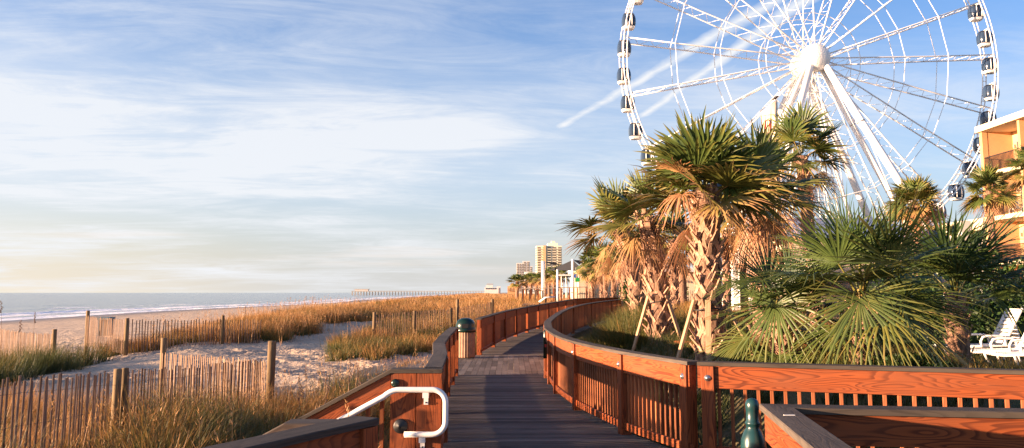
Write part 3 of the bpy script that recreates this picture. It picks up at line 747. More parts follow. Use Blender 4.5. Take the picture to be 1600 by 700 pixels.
# planted bed right of the walk
cond = lambda x, y: (x > xr(y) + .3) & (y > yF(x) + .45)
x, y = scatter(1100, 1.1, 8.5, 9.5, 24, cond)
tufts(x, y, 44, .1, .36, .45, .20, .18, .010, G, 'green ground grass in the planted bed under the palms')
x, y = scatter(620, 1.3, 7.5, 19, 44, lambda x, y: (x > xr(y) + .3) & (x < xr(y) + 5))
tufts(x, y, 85, .22, .62, .35, .20, .24, .015, G, 'soft arching green grass behind the curved railing')
x, y = scatter(150, 1.6, 3.6, 19.5, 25, lambda x, y: ((x - 2.5) / 1.1) ** 2 + ((y - 22) / 2.3) ** 2 < 1)
tufts(x, y, 110, .2, .95, .25, .12, .12, .013, G, 'dense dark green grass mound inside the bend of the curved railing')
x, y = scatter(260, 4, 11, 24, 50, lambda x, y: (x > xr(y) + 2))
tufts(x, y, 80, .3, .8, .3, .48, .18, .02, G, 'golden arching grass between the palm trunks')
x, y = scatter(1100, 8, 22, 12, 34, lambda x, y: y > yF(x) + 1)
tufts(x, y, 24, .2, .10, .4, .42, .18, .012, G, 'short worn turf around the white loungers')
# sea oats
def oats(name, label, pts):
    root = thing(name, label, 'sea oats', (pts[0][0], pts[0][1], hz(*pts[0][:2])))
    for (x, y, top) in pts:
        m = MB(); hd = MB()
        z = hz(x, y); e = random.uniform(-.12, .12); q = [(x, y, z), (x + e * .3, y, z + (top - z) * .6), (x + e, y, top)]
        m.tube(q, [.006, .005, .004], 5)
        for k in range(7):
            zz = top - .05 * k; s_ = .02 + .004 * k; p = Vector((x + e + random.uniform(-.02, .02), y, zz)); hd.beam(p, p + Vector((random.uniform(-.04, .07), 0, -.05)), s_ * 1.2, .008)
        st = m.build('stem', fencew, root); hd.build('seed_head', fencew, st)
P_ = []
for xx, yy in ((452, 464), (461, 466), (468, 468), (477, 462), (487, 464), (489, 469), (499, 465), (446, 472)):
    p = px(xx, yy, 58 + random.uniform(-3, 3)); P_.append((p.x, p.y, p.z))
oats('sea_oats', 'loose row of sea oat stalks above the orange grass before the surf', P_)
P_ = [tuple(px(xx, yy, Y)) for xx, yy, Y in ((8, 470, 24), (55, 487, 26), (385, 478, 36), (375, 500, 36), (36, 500, 25))]
oats('sea_oats', 'scattered single sea oat stalks standing over the left fences', P_)
P_ = [tuple(px(xx, yy, Y)) for xx, yy, Y in ((545, 560, 12.5), (470, 590, 13), (508, 588, 11), (556, 570, 14))]
oats('sea_oats', 'thin straw stalks rising over the bank near the stair railing', P_)

# ------------------------------------------------------------------ palms
def fan(base, direction, pet, rad, nseg, age, spread=2.3, droop=.35, rnd=1.0, tip=.35, wmul=1.0, roll=0.0, gap=.38):
    "one fan leaf: petiole curve + folded segments; returns V, F, A"
    d = np.array(direction, float); d /= np.linalg.norm(d)
    up = np.array([0, 0, 1.]); side = np.cross(d, up); ns = np.linalg.norm(side); side = side / ns if ns > 1e-3 else np.array([1., 0, 0])
    nrm = np.cross(side, d)
    cr, sr = math.cos(roll), math.sin(roll); side, nrm = side * cr + nrm * sr, nrm * cr - side * sr
    base = np.array(base, float); ts = np.linspace(0, 1, 5)
    pp = base + d * pet * ts[:, None] - up * (pet * .10 * ts ** 2)[:, None]
    Vs, Fs, As = [], [], []; w = .018 * (1.3 - ts * .6)
    pv = np.stack([pp - side * w[:, None], pp + side * w[:, None], pp + nrm * w[:, None] * .7], 1).reshape(-1, 3)
    f = []
    for k in range(4):
        b = 3 * k; f += [[b, b + 1, b + 4, b + 3], [b + 1, b + 2, b + 5, b + 4], [b + 2, b, b + 3, b + 5]]
    Vs.append(pv); Fs.append(np.array(f)); As.append(np.full(len(pv), min(1, .35 + age * .8)))
    hub = pp[-1]; d2 = d - up * .15; d2 /= np.linalg.norm(d2)
    th = np.linspace(-spread, spread, nseg) + rng.normal(0, .03, nseg)
    L = rad * (1 - .38 * (np.abs(th) / spread) ** 2) * rng.uniform(.86, 1.08, nseg)
    tt = np.array([0, .18, .38, .6, .8, 1.0]); K = len(tt)
    dth = 2 * spread / nseg
    fold = nrm * .0
    sd = np.cos(th)[:, None] * d2 + np.sin(th)[:, None] * side; lat = -np.sin(th)[:, None] * d2 + np.cos(th)[:, None] * side
    cup = .22 * (1 - np.cos(th))                                # the sides fold up
    sd = sd + nrm * cup[:, None]; sd /= np.linalg.norm(sd, axis=1)[:, None]
    dr = droop * rng.uniform(.5, 1.5, nseg)
    V = np.zeros((nseg, K, 3, 3)); A = np.zeros((nseg, K, 3))
    for k, t in enumerate(tt):
        c = hub + sd * (L * t)[:, None] - up * (L * dr * max(0, t - .15) ** 2)[:, None] + rng.normal(0, .012 * rnd * t, (nseg, 3))
        full = np.tan(dth / 2) * L * t * 1.05
        if t > gap: full = np.tan(dth / 2) * L * gap * 1.05 * (1 - (t - gap) / (1 - gap)) ** .75
        full = full * wmul + .0012
        V[:, k, 0] = c - lat * full[:, None]; V[:, k, 2] = c + lat * full[:, None]; V[:, k, 1] = c + nrm * (full * .55)[:, None]
        A[:, k, :] = (np.clip(age + tip * max(0, t - .45) * 1.8 + rng.normal(0, .05, nseg), 0, 1))[:, None]
    b = (np.arange(nseg)[:, None] * K + np.arange(K - 1)[None]).ravel() * 3
    F = np.concatenate([np.stack([b, b + 1, b + 4, b + 3], 1), np.stack([b + 1, b + 2, b + 5, b + 4], 1)]) + len(pv)
    Vs.append(V.reshape(-1, 3)); Fs.append(F); As.append(A.reshape(-1))
    return np.concatenate(Vs), np.concatenate(Fs), np.concatenate(As)
def merge(parts):
    V, F, A = [], [], []; o = 0
    for v, f, a in parts: V.append(v); F.append(f + o); A.append(a); o += len(v)
    return np.concatenate(V), np.concatenate(F), np.concatenate(A)
def crown(center, n, e0, e1, pet, rad, nseg, age0, age1, droop=.35, tip=.35, az0=0.0, spread=2.2, jitter=.2, azr=None, wmul=1.0, gap=.38):
    out = []
    for i in range(n):
        u = (i + .5) / n; az = az0 + i * 2.39996 + rng.normal(0, jitter)
        if azr: az = azr[0] + (azr[1] - azr[0]) * rng.random()
        el = R(e0 + (e1 - e0) * u + rng.normal(0, 6))
        d = (math.cos(az) * math.cos(el), math.sin(az) * math.cos(el), math.sin(el))
        ag = np.clip(age0 + (age1 - age0) * u + rng.normal(0, .06), 0, 1)
        c = np.array(center) + np.array([math.cos(az), math.sin(az), 0]) * .08 + np.array([0, 0, -.35 * u + .1])
        out.append(fan(c, d, pet * rng.uniform(.8, 1.15), rad * rng.uniform(.85, 1.1), nseg, ag, spread * rng.uniform(.85, 1.1), droop * (.6 + .8 * u), tip=tip, roll=rng.normal(0, .35), wmul=wmul, gap=gap))
    return merge(out)
gP = 'cabbage palms along the boardwalk'
def palm(label, x, y, top, r=.2, r_top=None, seg=34, nlive=26, ndead=12, pet=.6, rad=.85, boots=90, brace=False, seed=1, bend=(0, 0), age=(.08, .50), far=False, group=gP, boot_len=.3, z0=None, dead_age=.88, e1=-22):
    global rng
    rng = np.random.default_rng(seed); random.seed(seed)
    z0 = hz(x, y) if z0 is None else z0; hgt = top - z0
    root = thing('palm_tree', label, 'palm tree', (x, y, z0), group)
    r_top = r_top or r * .85; n = 14
    axis = [Vector((x + bend[0] * (k / n) ** 2, y + bend[1] * (k / n) ** 2, z0 - .15 + (hgt + .15) * k / n)) for k in range(n + 1)]
    m = MB(); m.tube(axis, [r * (1.25 if k == 0 else 1) * (1 + .06 * math.sin(k * 2.3)) + (r_top - r) * k / n for k in range(n + 1)], 12); tk = m.build('trunk', trunkm, root)
    if boots:
        b = MB()
        for i in range(boots):
            u = (i + .5 + random.uniform(-.6, .6)) / boots * .97 + .02; az = i * 2.39996 + random.gauss(0, .22)
            if random.random() < .1 or u < .015 or u > .995: continue
            p = axis[0].lerp(axis[-1], u); k = min(n - 1, int(u * n)); p = axis[k].lerp(axis[k + 1], u * n - k)
            rr = r + (r_top - r) * u; o = Vector((math.cos(az), math.sin(az), 0)); s_ = Vector((-o.y, o.x, 0)); sc = boot_len * random.uniform(.6, 1.3)
            top_ = p + o * (rr + .06 + .11 * random.random()) + Vector((0, 0, sc)) ; tone = random.random()
            mid = p + o * (rr + .012) + Vector((0, 0, sc * .55))
            for sg in (-1, 1):
                q = p + o * (rr - .015) + s_ * sg * sc * .33
                b.beam(q, mid, .055 * sc / .3, .02, up=o, tone=tone, w2=.07 * sc / .3, h2=.03)
            b.beam(mid - Vector((0, 0, .03)), top_, .085 * sc / .3, .028, up=o, tone=tone, w2=.055 * sc / .3, h2=.03, bev=.004)
        b.build('boots', bootm, root)
    c = tuple(axis[-1])
    V, F, A = crown(c, nlive, 85, e1, pet, rad, seg, age[0], age[1], az0=seed, droop=.28, wmul=1.25, gap=.45)
    np_mesh('crown', V, F, palmleaf, root, {'age': A})
    if ndead:
        c2 = (c[0], c[1], c[2] - .15)
        V, F, A = crown(c2, ndead, -12, -66, pet * .7, rad * .72, max(12, seg * 2 // 3), dead_age - .14, dead_age + .08, droop=.8, az0=seed + 1, spread=1.5, tip=.1, wmul=1.0, gap=.3)
        np_mesh('dead_fronds', V, F, palmleaf, root, {'age': A})
    if brace:
        hh = 1.45; ring = MB(); ring.tube([(x + math.cos(a) * (r + .06), y + math.sin(a) * (r + .06), z0 + hh * .62 + .02 * math.sin(3 * a)) for a in np.linspace(0, 2 * math.pi, 17)[:-1]], .012, 6, closed=True)
        for k, a in enumerate(brace):
            a = R(a); ft = Vector((x + math.cos(a) * .78, y + math.sin(a) * .78, 0)); ft.z = hz(ft.x, ft.y) - .05
            tp = Vector((x + math.cos(a) * (r + .03), y + math.sin(a) * (r + .03), z0 + hh * .72))
            q = MB(); q.beam(ft, tp, .04, .09, up=(-math.sin(a), math.cos(a), 0), bev=.003); q.build('brace', timber, root)
        ring.build('strap', black, root)
    return root
def P3(x, y, Y): return px(x, y, Y)
p = P3(1102, 300, 14); palm('tall cabbage palm in the centre with the thickest booted trunk and three wooden braces', p.x, 14, p.z, .225, .18, 36, 22, 2, .5, 1.06, 130, brace=(190, 255, 335, 60), seed=5, e1=2)
p = P3(1020, 340, 19); palm('palm just left of the thickest trunk, with a skirt of tan dead fronds', p.x + .1, 19, p.z, .24, .2, 34, 15, 8, .55, .9, 110, brace=(200, 300, 60), seed=12, bend=(-.25, 0), e1=-10)
p = P3(966, 354, 23); palm('slimmer palm behind the skirted one, its crown leaning left toward the towers', P3(1000, 500, 23).x, 23, p.z, .21, .18, 32, 16, 5, .62, .95, 90, seed=23, bend=(p.x - P3(1000, 500, 23).x, 0), e1=-10)
p = P3(1184, 300, 17.5); palm('palm right of the thickest trunk with a huge dark fan and golden hanging fronds', p.x, 17.5, p.z, .2, .18, 38, 15, 10, .6, 1.15, 90, seed=31, e1=-8)
p = P3(1262, 244, 24); palm('tall palm behind, rising highest before the wheel legs', p.x, 24, p.z, .2, .17, 34, 18, 8, .7, .95, 60, seed=44, bend=(-.2, 0))
def add_fans(tree, specs, wm=1.2):
    for (xx, yy, Y, d, pet, rad, ag, droop) in specs:
        c = P3(xx, yy, Y); V, F, A = fan(tuple(c), d, pet, rad, 34, ag, 2.1, droop, wmul=wm, tip=.15, gap=.45 if wm > 1 else .32)
        np_mesh('withered_fan' if ag > .6 else 'fan_leaf', V, F, palmleaf, tree, {'age': A})
trees_ = [o for o in bpy.data.objects if o.name.startswith('palm_tree') and o.parent is None]
add_fans(trees_[0], [(1085, 285, 13.8, (-.75, -.3, .55), .35, .62, .86, .2), (1080, 300, 13.7, (-.45, -.5, -.1), .3, .5, .95, 1.1)])
add_fans(trees_[3], [(1178, 300, 17.2, (.35, -.8, .05), .3, 1.25, .12, .2)])
p = P3(1052, 375, 34); palm('small palm seen between the two braced trunks', p.x, 34, p.z, .17, .15, 22, 20, 8, .7, .9, 50, seed=51)
p = P3(1133, 362, 36); palm('slim palm standing just right of the thickest trunk, far behind it', p.x, 36, p.z, .17, .15, 22, 20, 8, .7, .9, 50, seed=57)
p = P3(1430, 318, 40); palm('round headed palm before the blue grey roof, right of the wheel legs', p.x, 40, p.z, .2, .18, 28, 40, 18, .6, .95, 40, seed=63, age=(.15, .55))
p = P3(1545, 298, 36); palm('palm with an orange lit trunk standing before the hotel corner', p.x, 36, p.z, .17, .15, 30, 26, 8, .5, .85, 0, seed=68, age=(.12, .5))
p = P3(1600, 262, 30); palm('palm whose crown leans in from the right edge over the hotel balcony', p.x + .25, 30, p.z, .18, .16, 28, 22, 4, .4, .62, 30, seed=71)
p = P3(1496, 372, 62); palm('short distant palm beside the pale wall end below the hotel', p.x, 62, p.z, .2, .18, 16, 20, 8, .7, .9, 0, seed=75, age=(.2, .55))
p = P3(1455, 372, 75); palm('half hidden palm under the ridge of the blue grey roof', p.x, 75, p.z, .2, .18, 14, 20, 8, .7, .9, 0, seed=77, age=(.3, .6))
far_src = []
spots = [(985, 408, 58, .19), (972, 402, 62, .2), (958, 415, 66, .2), (945, 404, 70, .2), (940, 422, 76, .2), (925, 425, 80, .2), (975, 392, 50, .2), (921, 410, 88, .2), (1010, 402, 52, .2),
         (876, 430, 120, .25), (866, 432, 125, .25), (858, 431, 130, .25), (846, 436, 150, .25), (838, 437, 155, .25), (830, 436, 160, .25), (822, 438, 165, .25), (808, 440, 110, .25), (1065, 398, 48, .2), (1160, 392, 52, .2), (1205, 380, 46, .2)]
words = ['behind the braced trunks', 'in the row before the cream building', 'beside the shade sail posts', 'low against the far towers', 'at the seaward end of the row']
labels = ['first palm of the row right of the farthest railing', 'second palm of the row, tight beside the first', 'palm in the row with the paler leaning crown', 'palm in the row just right of the dark doorways', 'low bushy palm in front of the dark doorways', 'darker green palm right of the shade sail posts',
          'palm of the row partly behind the skirted dead fronds', 'small palm right beside the last white sail post', 'palm directly behind the leftmost braced trunk', 'far palm under the shade sail, nearest to its short post', 'far palm under the sail between the two white posts', 'far palm right of the thick white sail post', 'far palm left of the thick white sail post', 'far palm below the wide tan tower',
          'far palm just left of the tan tower foot', 'far palm below the pale slim tower', 'most seaward palm, bushy and low against the sky', 'green palm between the small palm and the thickest trunk', 'palm hidden behind the golden hanging fronds', 'low palm between hanging fronds and palmetto']
proto = [None]
for i, (xx, yy, Y, r) in enumerate(spots):
    p = P3(xx, yy, Y); gz = hz(p.x, p.y)
    if i % 5 == 0:
        proto[0] = palm(labels[i], p.x, Y, p.z, r, r * .9, 13, 22, 10, .75, .95, 22 if Y < 90 else 0, seed=80 + i, age=(.15, .55), group='distant palms', boot_len=.4); hp = p.z - gz
    else:
        c = copy_tree(proto[0]); c.location = (p.x, Y, gz); s_ = (p.z - gz) / hp; c.scale = (1, 1, s_) if .8 < s_ < 1.25 else (1, 1, s_); c.rotation_euler.z = i * 1.3; c['label'] = labels[i]

# young trunkless palms (palmettos) behind the straight railing
def palmetto(label, x, y, n, pet, rad, seed, age=(.08, .42), e=(86, -36), seg=34, zc=1.0):
    global rng
    rng = np.random.default_rng(seed); z = hz(x, y); root = thing('palmetto', label, 'palmetto', (x, y, z), 'palmettos behind the straight railing')
    V, F, A = crown((x, y, z + zc), n, e[0], e[1], pet, rad, seg, age[0], age[1], droop=.34, tip=.14, az0=seed, spread=1.75, jitter=.3, wmul=1.05, gap=.3)
    np_mesh('fan_leaves', V, F, palmleaf, root, {'age': A})
    m = MB(); m.lathe([(.17, -.2), (.17, .2), (.15, zc - .3), (.10, zc)], (x, y, z), 12); m.build('stub_trunk', trunkm, root)
    m = MB()
    for k in range(26):
        a = k * 2.4; q = Vector((x + math.cos(a) * .14, y + math.sin(a) * .14, z + .05 + (zc - .2) / 26 * k)); m.beam(q, q + Vector((math.cos(a) * .08, math.sin(a) * .08, .2)), .05, .02, up=(math.cos(a), math.sin(a), 0), w2=.03)
    m.build('boots', bootm, root)
palmetto('left palmetto bush beside the thickest palm trunk, fans spreading low', P3(1222, 450, 12.4).x, 12.4, 16, .42, .92, 201, zc=.75)
palmetto('middle palmetto bush, largest, with fans shooting up against the wheel legs', P3(1350, 450, 11.6).x, 11.7, 24, .62, 1.12, 217, zc=1.15, e=(88, -30))
palmetto('right palmetto bush with long dark leaves reaching over the loungers', P3(1492, 450, 13.4).x, 13.4, 15, .55, 1.2, 225, zc=1.3, age=(.05, .3), seg=30, e=(80, 16))
pm_ = [o for o in bpy.data.objects if o.name.startswith('palmetto') and o.parent is None]
add_fans(pm_[1], [(1388, 436, 11.3, (.15, -.30, .9), .25, 1.25, .42, .12), (1342, 452, 10.9, (-.1, -.35, -.9), .12, 1.1, .3, .25), (1400, 470, 11.0, (.5, -.4, -.7), .12, 1.0, .22, .3), (1290, 445, 11.2, (-.7, -.35, .35), .2, 1.1, .26, .4)], .9)
add_fans(pm_[0], [(1215, 462, 11.9, (-.3, -.4, -.8), .12, 1.0, .26, .3), (1205, 440, 12.0, (-.8, -.4, .1), .2, 1.0, .2, .4)], .9)
add_fans(pm_[2], [(1500, 440, 12.9, (.6, -.4, .5), .3, 1.2, .05, .3)], .9)
# dark shrubs and clipped hedge
def leafmass(name, label, cat, boxes, n, size, seed, age=(.0, .6), core=True, group=None):
    "leaves spread through rounded volumes: boxes of (cx, cy, cz, rx, ry, rz)"
    g = np.random.default_rng(seed); b0 = boxes[0]; root = thing(name, label, cat, (b0[0], b0[1], hz(b0[0], b0[1])), group)
    Vs, As = [], []
    tot = sum(b[3] * b[4] * b[5] for b in boxes)
    for b in boxes:
        k = int(n * b[3] * b[4] * b[5] / tot); q = g.normal(0, 1, (k, 3)); q /= np.linalg.norm(q, axis=1)[:, None]; q[:, 2] = np.where(q[:, 2] < -.6, -q[:, 2], q[:, 2])
        ln = .72 + .3 * np.sin(q[:, 0] * 6 + b[0]) * np.sin(q[:, 1] * 7) * .5 + g.random(k) * .25
        c = np.array(b[:3]) + np.sign(q) * np.abs(q) ** .7 * ln[:, None] * np.array(b[3:6])
        d = q + g.normal(0, .7, (k, 3)) + np.array([0, 0, .3]); d /= np.linalg.norm(d, axis=1)[:, None]
        s_ = np.cross(d, g.normal(0, 1, (k, 3))); s_ /= np.linalg.norm(s_, axis=1)[:, None]; L = size * g.uniform(.6, 1.4, k)[:, None]
        Vs.append(np.stack([c, c + d * L * .5 + s_ * L * .24, c + d * L, c + d * L * .5 - s_ * L * .24], 1).reshape(-1, 3))
        As.append(np.repeat(np.clip(g.uniform(*age, k), 0, 1), 4))
    V = np.concatenate(Vs); F = np.arange(len(V)).reshape(-1, 4)
    np_mesh('foliage', V, F, bushleaf, root, {'age': np.concatenate(As)})
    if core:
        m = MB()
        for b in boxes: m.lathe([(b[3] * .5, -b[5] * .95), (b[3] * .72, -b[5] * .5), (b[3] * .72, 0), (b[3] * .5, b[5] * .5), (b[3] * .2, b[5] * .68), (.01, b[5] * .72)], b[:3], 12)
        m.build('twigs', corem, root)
    return root
bx = []
for k in range(9): bx.append((9.2 + k * 2.2, 24 + (k % 2) * .5 - k * .2, 1.2, 1.6, 1.3, 1.5 + .12 * (k % 3) + .05 * k))
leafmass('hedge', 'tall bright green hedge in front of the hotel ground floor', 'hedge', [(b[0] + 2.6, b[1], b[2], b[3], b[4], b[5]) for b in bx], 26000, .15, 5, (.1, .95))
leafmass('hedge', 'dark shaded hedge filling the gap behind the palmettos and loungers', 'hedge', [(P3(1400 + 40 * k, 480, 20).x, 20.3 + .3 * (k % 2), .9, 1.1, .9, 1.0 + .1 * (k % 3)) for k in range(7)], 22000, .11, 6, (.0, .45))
leafmass('shrub', 'low dark shrub at the foot of the middle palmetto', 'shrub', [(P3(1420, 560, 11.3).x, 11.3, .55, .6, .45, .42)], 2600, .07, 8, (.0, .4))
leafmass('shrub', 'green shrub at the foot of the distant palm row', 'shrub', [(P3(1000, 445, 50).x, 50, 1.6, 1.2, 1, 1.2), (P3(1040, 445, 50).x, 50, 1.5, 1.3, 1, 1.3)], 6000, .16, 10, (.1, .8))

# timber edging in the bed
m = MB(); m.beam((3.3, 17.0, .78), (5.6, 15.9, .78), .12, .14); tag(m.build('timber_edging', stain), 'weathered reddish timber edging the bed behind the braced palms', 'edging')
m = MB(); m.beam((3.6, 20.5, .8), (7.4, 19.0, .78), .14, .16); tag(m.build('timber_edging', capw), 'grey timber edging farther back, seen past the brace feet', 'edging')

# ------------------------------------------------------------------ loungers
def lounger(label, x, y):
    z = hz(x, y) + .0; root = thing('sun_lounger', label, 'sun lounger', (x, y, z), 'white slatted sun loungers')
    sw_, L, zs = .58, 1.22, .34; f = MB()
    for s_ in (-1, 1):
        f.tube([(x + .03, y + s_ * sw_ / 2, z + zs - .03), (x + L + .05, y + s_ * sw_ / 2, z + zs), (x + L + .65, y + s_ * sw_ / 2, z + zs - .02)], .022, 8)
    f.tube([(x + .03, y - sw_ / 2, z + zs - .03), (x, y, z + zs - .035), (x + .03, y + sw_ / 2, z + zs - .03)], .022, 8)
    f.build('frame', plastic, root)
    m = MB(); k = 0
    while k < 13: xx = x + .06 + k * .092; m.bb(xx, xx + .074, y - sw_ / 2, y + sw_ / 2, z + zs - .012, z + zs + .006); k += 1
    m.bb(x + .0, x + .07, y - sw_ / 2, y + sw_ / 2, z + zs - .03, z + zs + .005); m.build('seat', plastic, root)
    m = MB(); a = R(60); hx, hzz = x + L + .02, z + zs
    for k in range(9):
        t0 = .06 + k * .092; c0 = Vector((hx + math.cos(a) * t0, y, hzz + math.sin(a) * t0)); c1 = c0 + Vector((math.cos(a) * .066, 0, math.sin(a) * .066))
        m.beam(c0, c1, sw_ - .06, .018, up=(-math.sin(a), 0, math.cos(a)))
    for s_ in (-1, 1): m.beam((hx, y + s_ * (sw_ / 2 - .02), hzz), (hx + math.cos(a) * .93, y + s_ * (sw_ / 2 - .02), hzz + math.sin(a) * .93), .05, .028, up=(-math.sin(a), 0, math.cos(a)))
    m.beam((hx + math.cos(a) * .9, y - sw_ / 2, hzz + math.sin(a) * .9), (hx + math.cos(a) * .9, y + sw_ / 2, hzz + math.sin(a) * .9), .06, .03); m.build('backrest', plastic, root)
    for s_ in (-1, 1):
        yy = y + s_ * (sw_ / 2 + .035)
        m = MB(); xa = x + .72
        m.tube([(xa + .02, yy, z + zs - .02), (xa, yy, z + zs + .10), (xa + .05, yy, z + zs + .19), (xa + .16, yy, z + zs + .215), (xa + .42, yy, z + zs + .215), (xa + .52, yy, z + zs + .18), (xa + .56, yy, z + zs + .0)], .026, 8); m.build('armrest', plastic, root)
        for (xa, dx) in ((x + .22, .12), (x + 1.5, .05)):
            m = MB(); m.tube([(xa, y + s_ * sw_ / 2, z + zs - .03), (xa + dx * .3, y + s_ * sw_ / 2, z + zs * .55), (xa + dx * 1.2, y + s_ * (sw_ / 2 + .01), z + .02), (xa + dx * 1.5, y + s_ * (sw_ / 2 + .01), z)], [.026, .022, .02, .024], 8); m.build('leg', plastic, root)
    m = MB(); m.beam((x + L + .5, y, z + zs), (x + L + .36, y, z + zs + .55), .3, .03); m.build('prop', plastic, root)
    return root
lounger('white slatted lounger farthest back, its whole raised backrest in view', 9.45, 18.5)
lounger('middle white slatted lounger between its two neighbours', 9.35, 17.3)
lounger('nearest white slatted lounger, cut off by the right edge', 9.3, 16.2)

# ------------------------------------------------------------------ wheel
WC = Vector((36.42, 98.53, EYE + 28.0)); WR = 23.0; PH = .059
U = Vector((math.cos(PH), math.sin(PH), 0)); AX = Vector((math.sin(PH), -math.cos(PH), 0)); T0 = 2.738; ST = 2 * math.pi / 42
def wp(r, a, ax=0): return WC + U * (r * math.cos(a)) + Vector((0, 0, r * math.sin(a))) + AX * ax
wheel = thing('ferris_wheel', 'huge white observation wheel with dark glazed gondolas rising behind the palms', 'ferris wheel', (WC.x, WC.y, .5))
for ax in (1.2, -1.2):
    m = MB()
    for rr in (22.78, 23.22): m.tube([wp(rr, 2 * math.pi * k / 126, ax) for k in range(126)], .075, 6, closed=True)
    for k in range(168):
        a = 2 * math.pi * k / 168; m.tube([wp(22.78, a, ax), wp(23.22, a, ax)], .05, 4, cap=False)
    m.build('rim', wheelw, wheel)
for k in range(42): m = MB(); m.tube([wp(23, T0 + k * ST + ST / 2, 1.2), wp(23, T0 + k * ST + ST / 2, -1.2)], .07, 6); m.build('rim_tie', wheelw, wheel)
for rr in (17.0, 11.5, 5.9):
    m = MB()
    for ax in (1.25, -1.25): m.tube([wp(rr, T0 + k * ST * 2, ax) for k in range(21)], .045, 5, closed=True, smooth=False)
    m.build('tension_ring', wheelw, wheel)
for k in range(21):
    a = T0 + 2 * k * ST; m = MB()
    def cp(u, s_): return wp(1.5 + (22.9 - 1.5) * u, a, s_ * (1.75 + (1.15 - 1.75) * min(1, u * 1.6)) )
    for s_ in (1, -1):
        m.tube([cp(u, s_) for u in (0, .3, .625, 1)], .085, 6)
    nb = 22; pts = [cp(i / nb, 1 if i % 2 else -1) for i in range(nb + 1)]
    for i in range(nb): m.tube([pts[i], pts[i + 1]], .028, 4, cap=False)
    m.build('spoke', wheelw, wheel)
m = MB(); m.lathe([(1.2, -2.6), (1.6, -2.2), (1.6, -1.5), (.9, -1.3), (.9, 1.3), (1.6, 1.5), (1.6, 2.0), (1.1, 2.2)], WC, 32, axis=AX); m.build('hub', wheelw, wheel)
def dome_mat(t, b):
    co = t.n('ShaderNodeAttribute', attribute_name='gc').outputs['Vector']; return (.82, .76, .70)
m = MB(); prof = [(1.72 * math.cos(a), 2.0 + 1.15 * math.sin(a)) for a in np.linspace(-.5, math.pi / 2 - .02, 14)]
m.lathe(prof, WC, 48, axis=AX); dome = m.build('hub_dome', wheelw, wheel)
m = MB(); q = AX.to_track_quat('Z', 'Y')
for j, a in enumerate(np.linspace(-.15, 1.45, 13)):
    rr, zz = 1.735 * math.cos(a), 2.0 + 1.165 * math.sin(a); n = max(4, int(2 * math.pi * rr / .27))
    for k in range(n):
        b = 2 * math.pi * k / n + j; p = WC + q @ Vector((rr * math.cos(b), rr * math.sin(b), zz)); nn = (q @ Vector((math.cos(a) * math.cos(b), math.cos(a) * math.sin(b), math.sin(a)))).normalized()
        m.lathe([(.045, 0), (.035, .02), (.01, .025)], p, 6, axis=nn)
bl = plain('frosted lamp glass', (.76, .72, .68), .3, .1, 3); tag(m.build('lamp_studs', bl, dome), kind='stuff')
HF = WC + AX * 2.1; HB = WC - AX * 2.3
def leg(top, foot, r, nm='support_leg'):
    m = MB(); foot = Vector(foot); foot.z = .3; m.tube([top, top.lerp(foot, .5), foot], [r, r * 1.05, r * 1.1], 16)
    o = m.build(nm, wheelw, wheel)
    for u in (.28, .55, .82):
        m = MB(); c = top.lerp(foot, u); dd = (foot - top).normalized(); m.lathe([(r * 1.12, -.06), (r * 1.16, 0), (r * 1.12, .06)], c, 16, axis=dd); m.build('flange', steel, o)
def gxy(x, Y): return Vector(((x - 800) / 1310 * Y, Y, .3))
leg(HF + U * .5, gxy(1535, 89), .43); leg(HF - U * .4, gxy(1168, 89), .42)
leg(HF + U * .25 - AX * .6, gxy(1492, 94), .34); leg(HF - U * .6 - AX * .6, gxy(1100, 94), .26)
leg(HB + U * .5, gxy(1418, 106), .42); leg(HB - U * .2, gxy(1085, 106), .36)
leg(HB + U * .0 + AX * .5, gxy(1375, 102), .22)
for u0, u1 in ((.1, .34), (.34, .6), (.6, .85)):
    m = MB(); a0 = HF.lerp(gxy(1168, 89), u0); b0 = HF.lerp(gxy(1100, 94), u1); m.tube([a0, b0], .06, 5); m.build('brace', wheelw, wheel)
    m = MB(); a0 = HF.lerp(gxy(1535, 89), u0); b0 = HF.lerp(gxy(1492, 94), u1); m.tube([a0, b0], .06, 5); m.build('brace', wheelw, wheel)
    m = MB(); a0 = HB.lerp(gxy(1418, 106), u0); b0 = HB.lerp(gxy(1375, 102), u1); m.tube([a0, b0], .06, 5); m.build('brace', wheelw, wheel)
m = MB()   # service ladder under the hub
la, lb = HF - AX * 1.5, gxy(1300, 96)
for s_ in (-.35, .35): m.tube([la + U * s_, lb + U * s_], .05, 5)
for k in range(60): m.tube([la.lerp(lb, k / 60) - U * .35, la.lerp(lb, (k + (k % 2)) / 60) + U * .35], .03, 4, cap=False)
m.build('ladder', wheelw, wheel)
m = MB(); m.bb(10, 62, 80, 112, .3, .9)
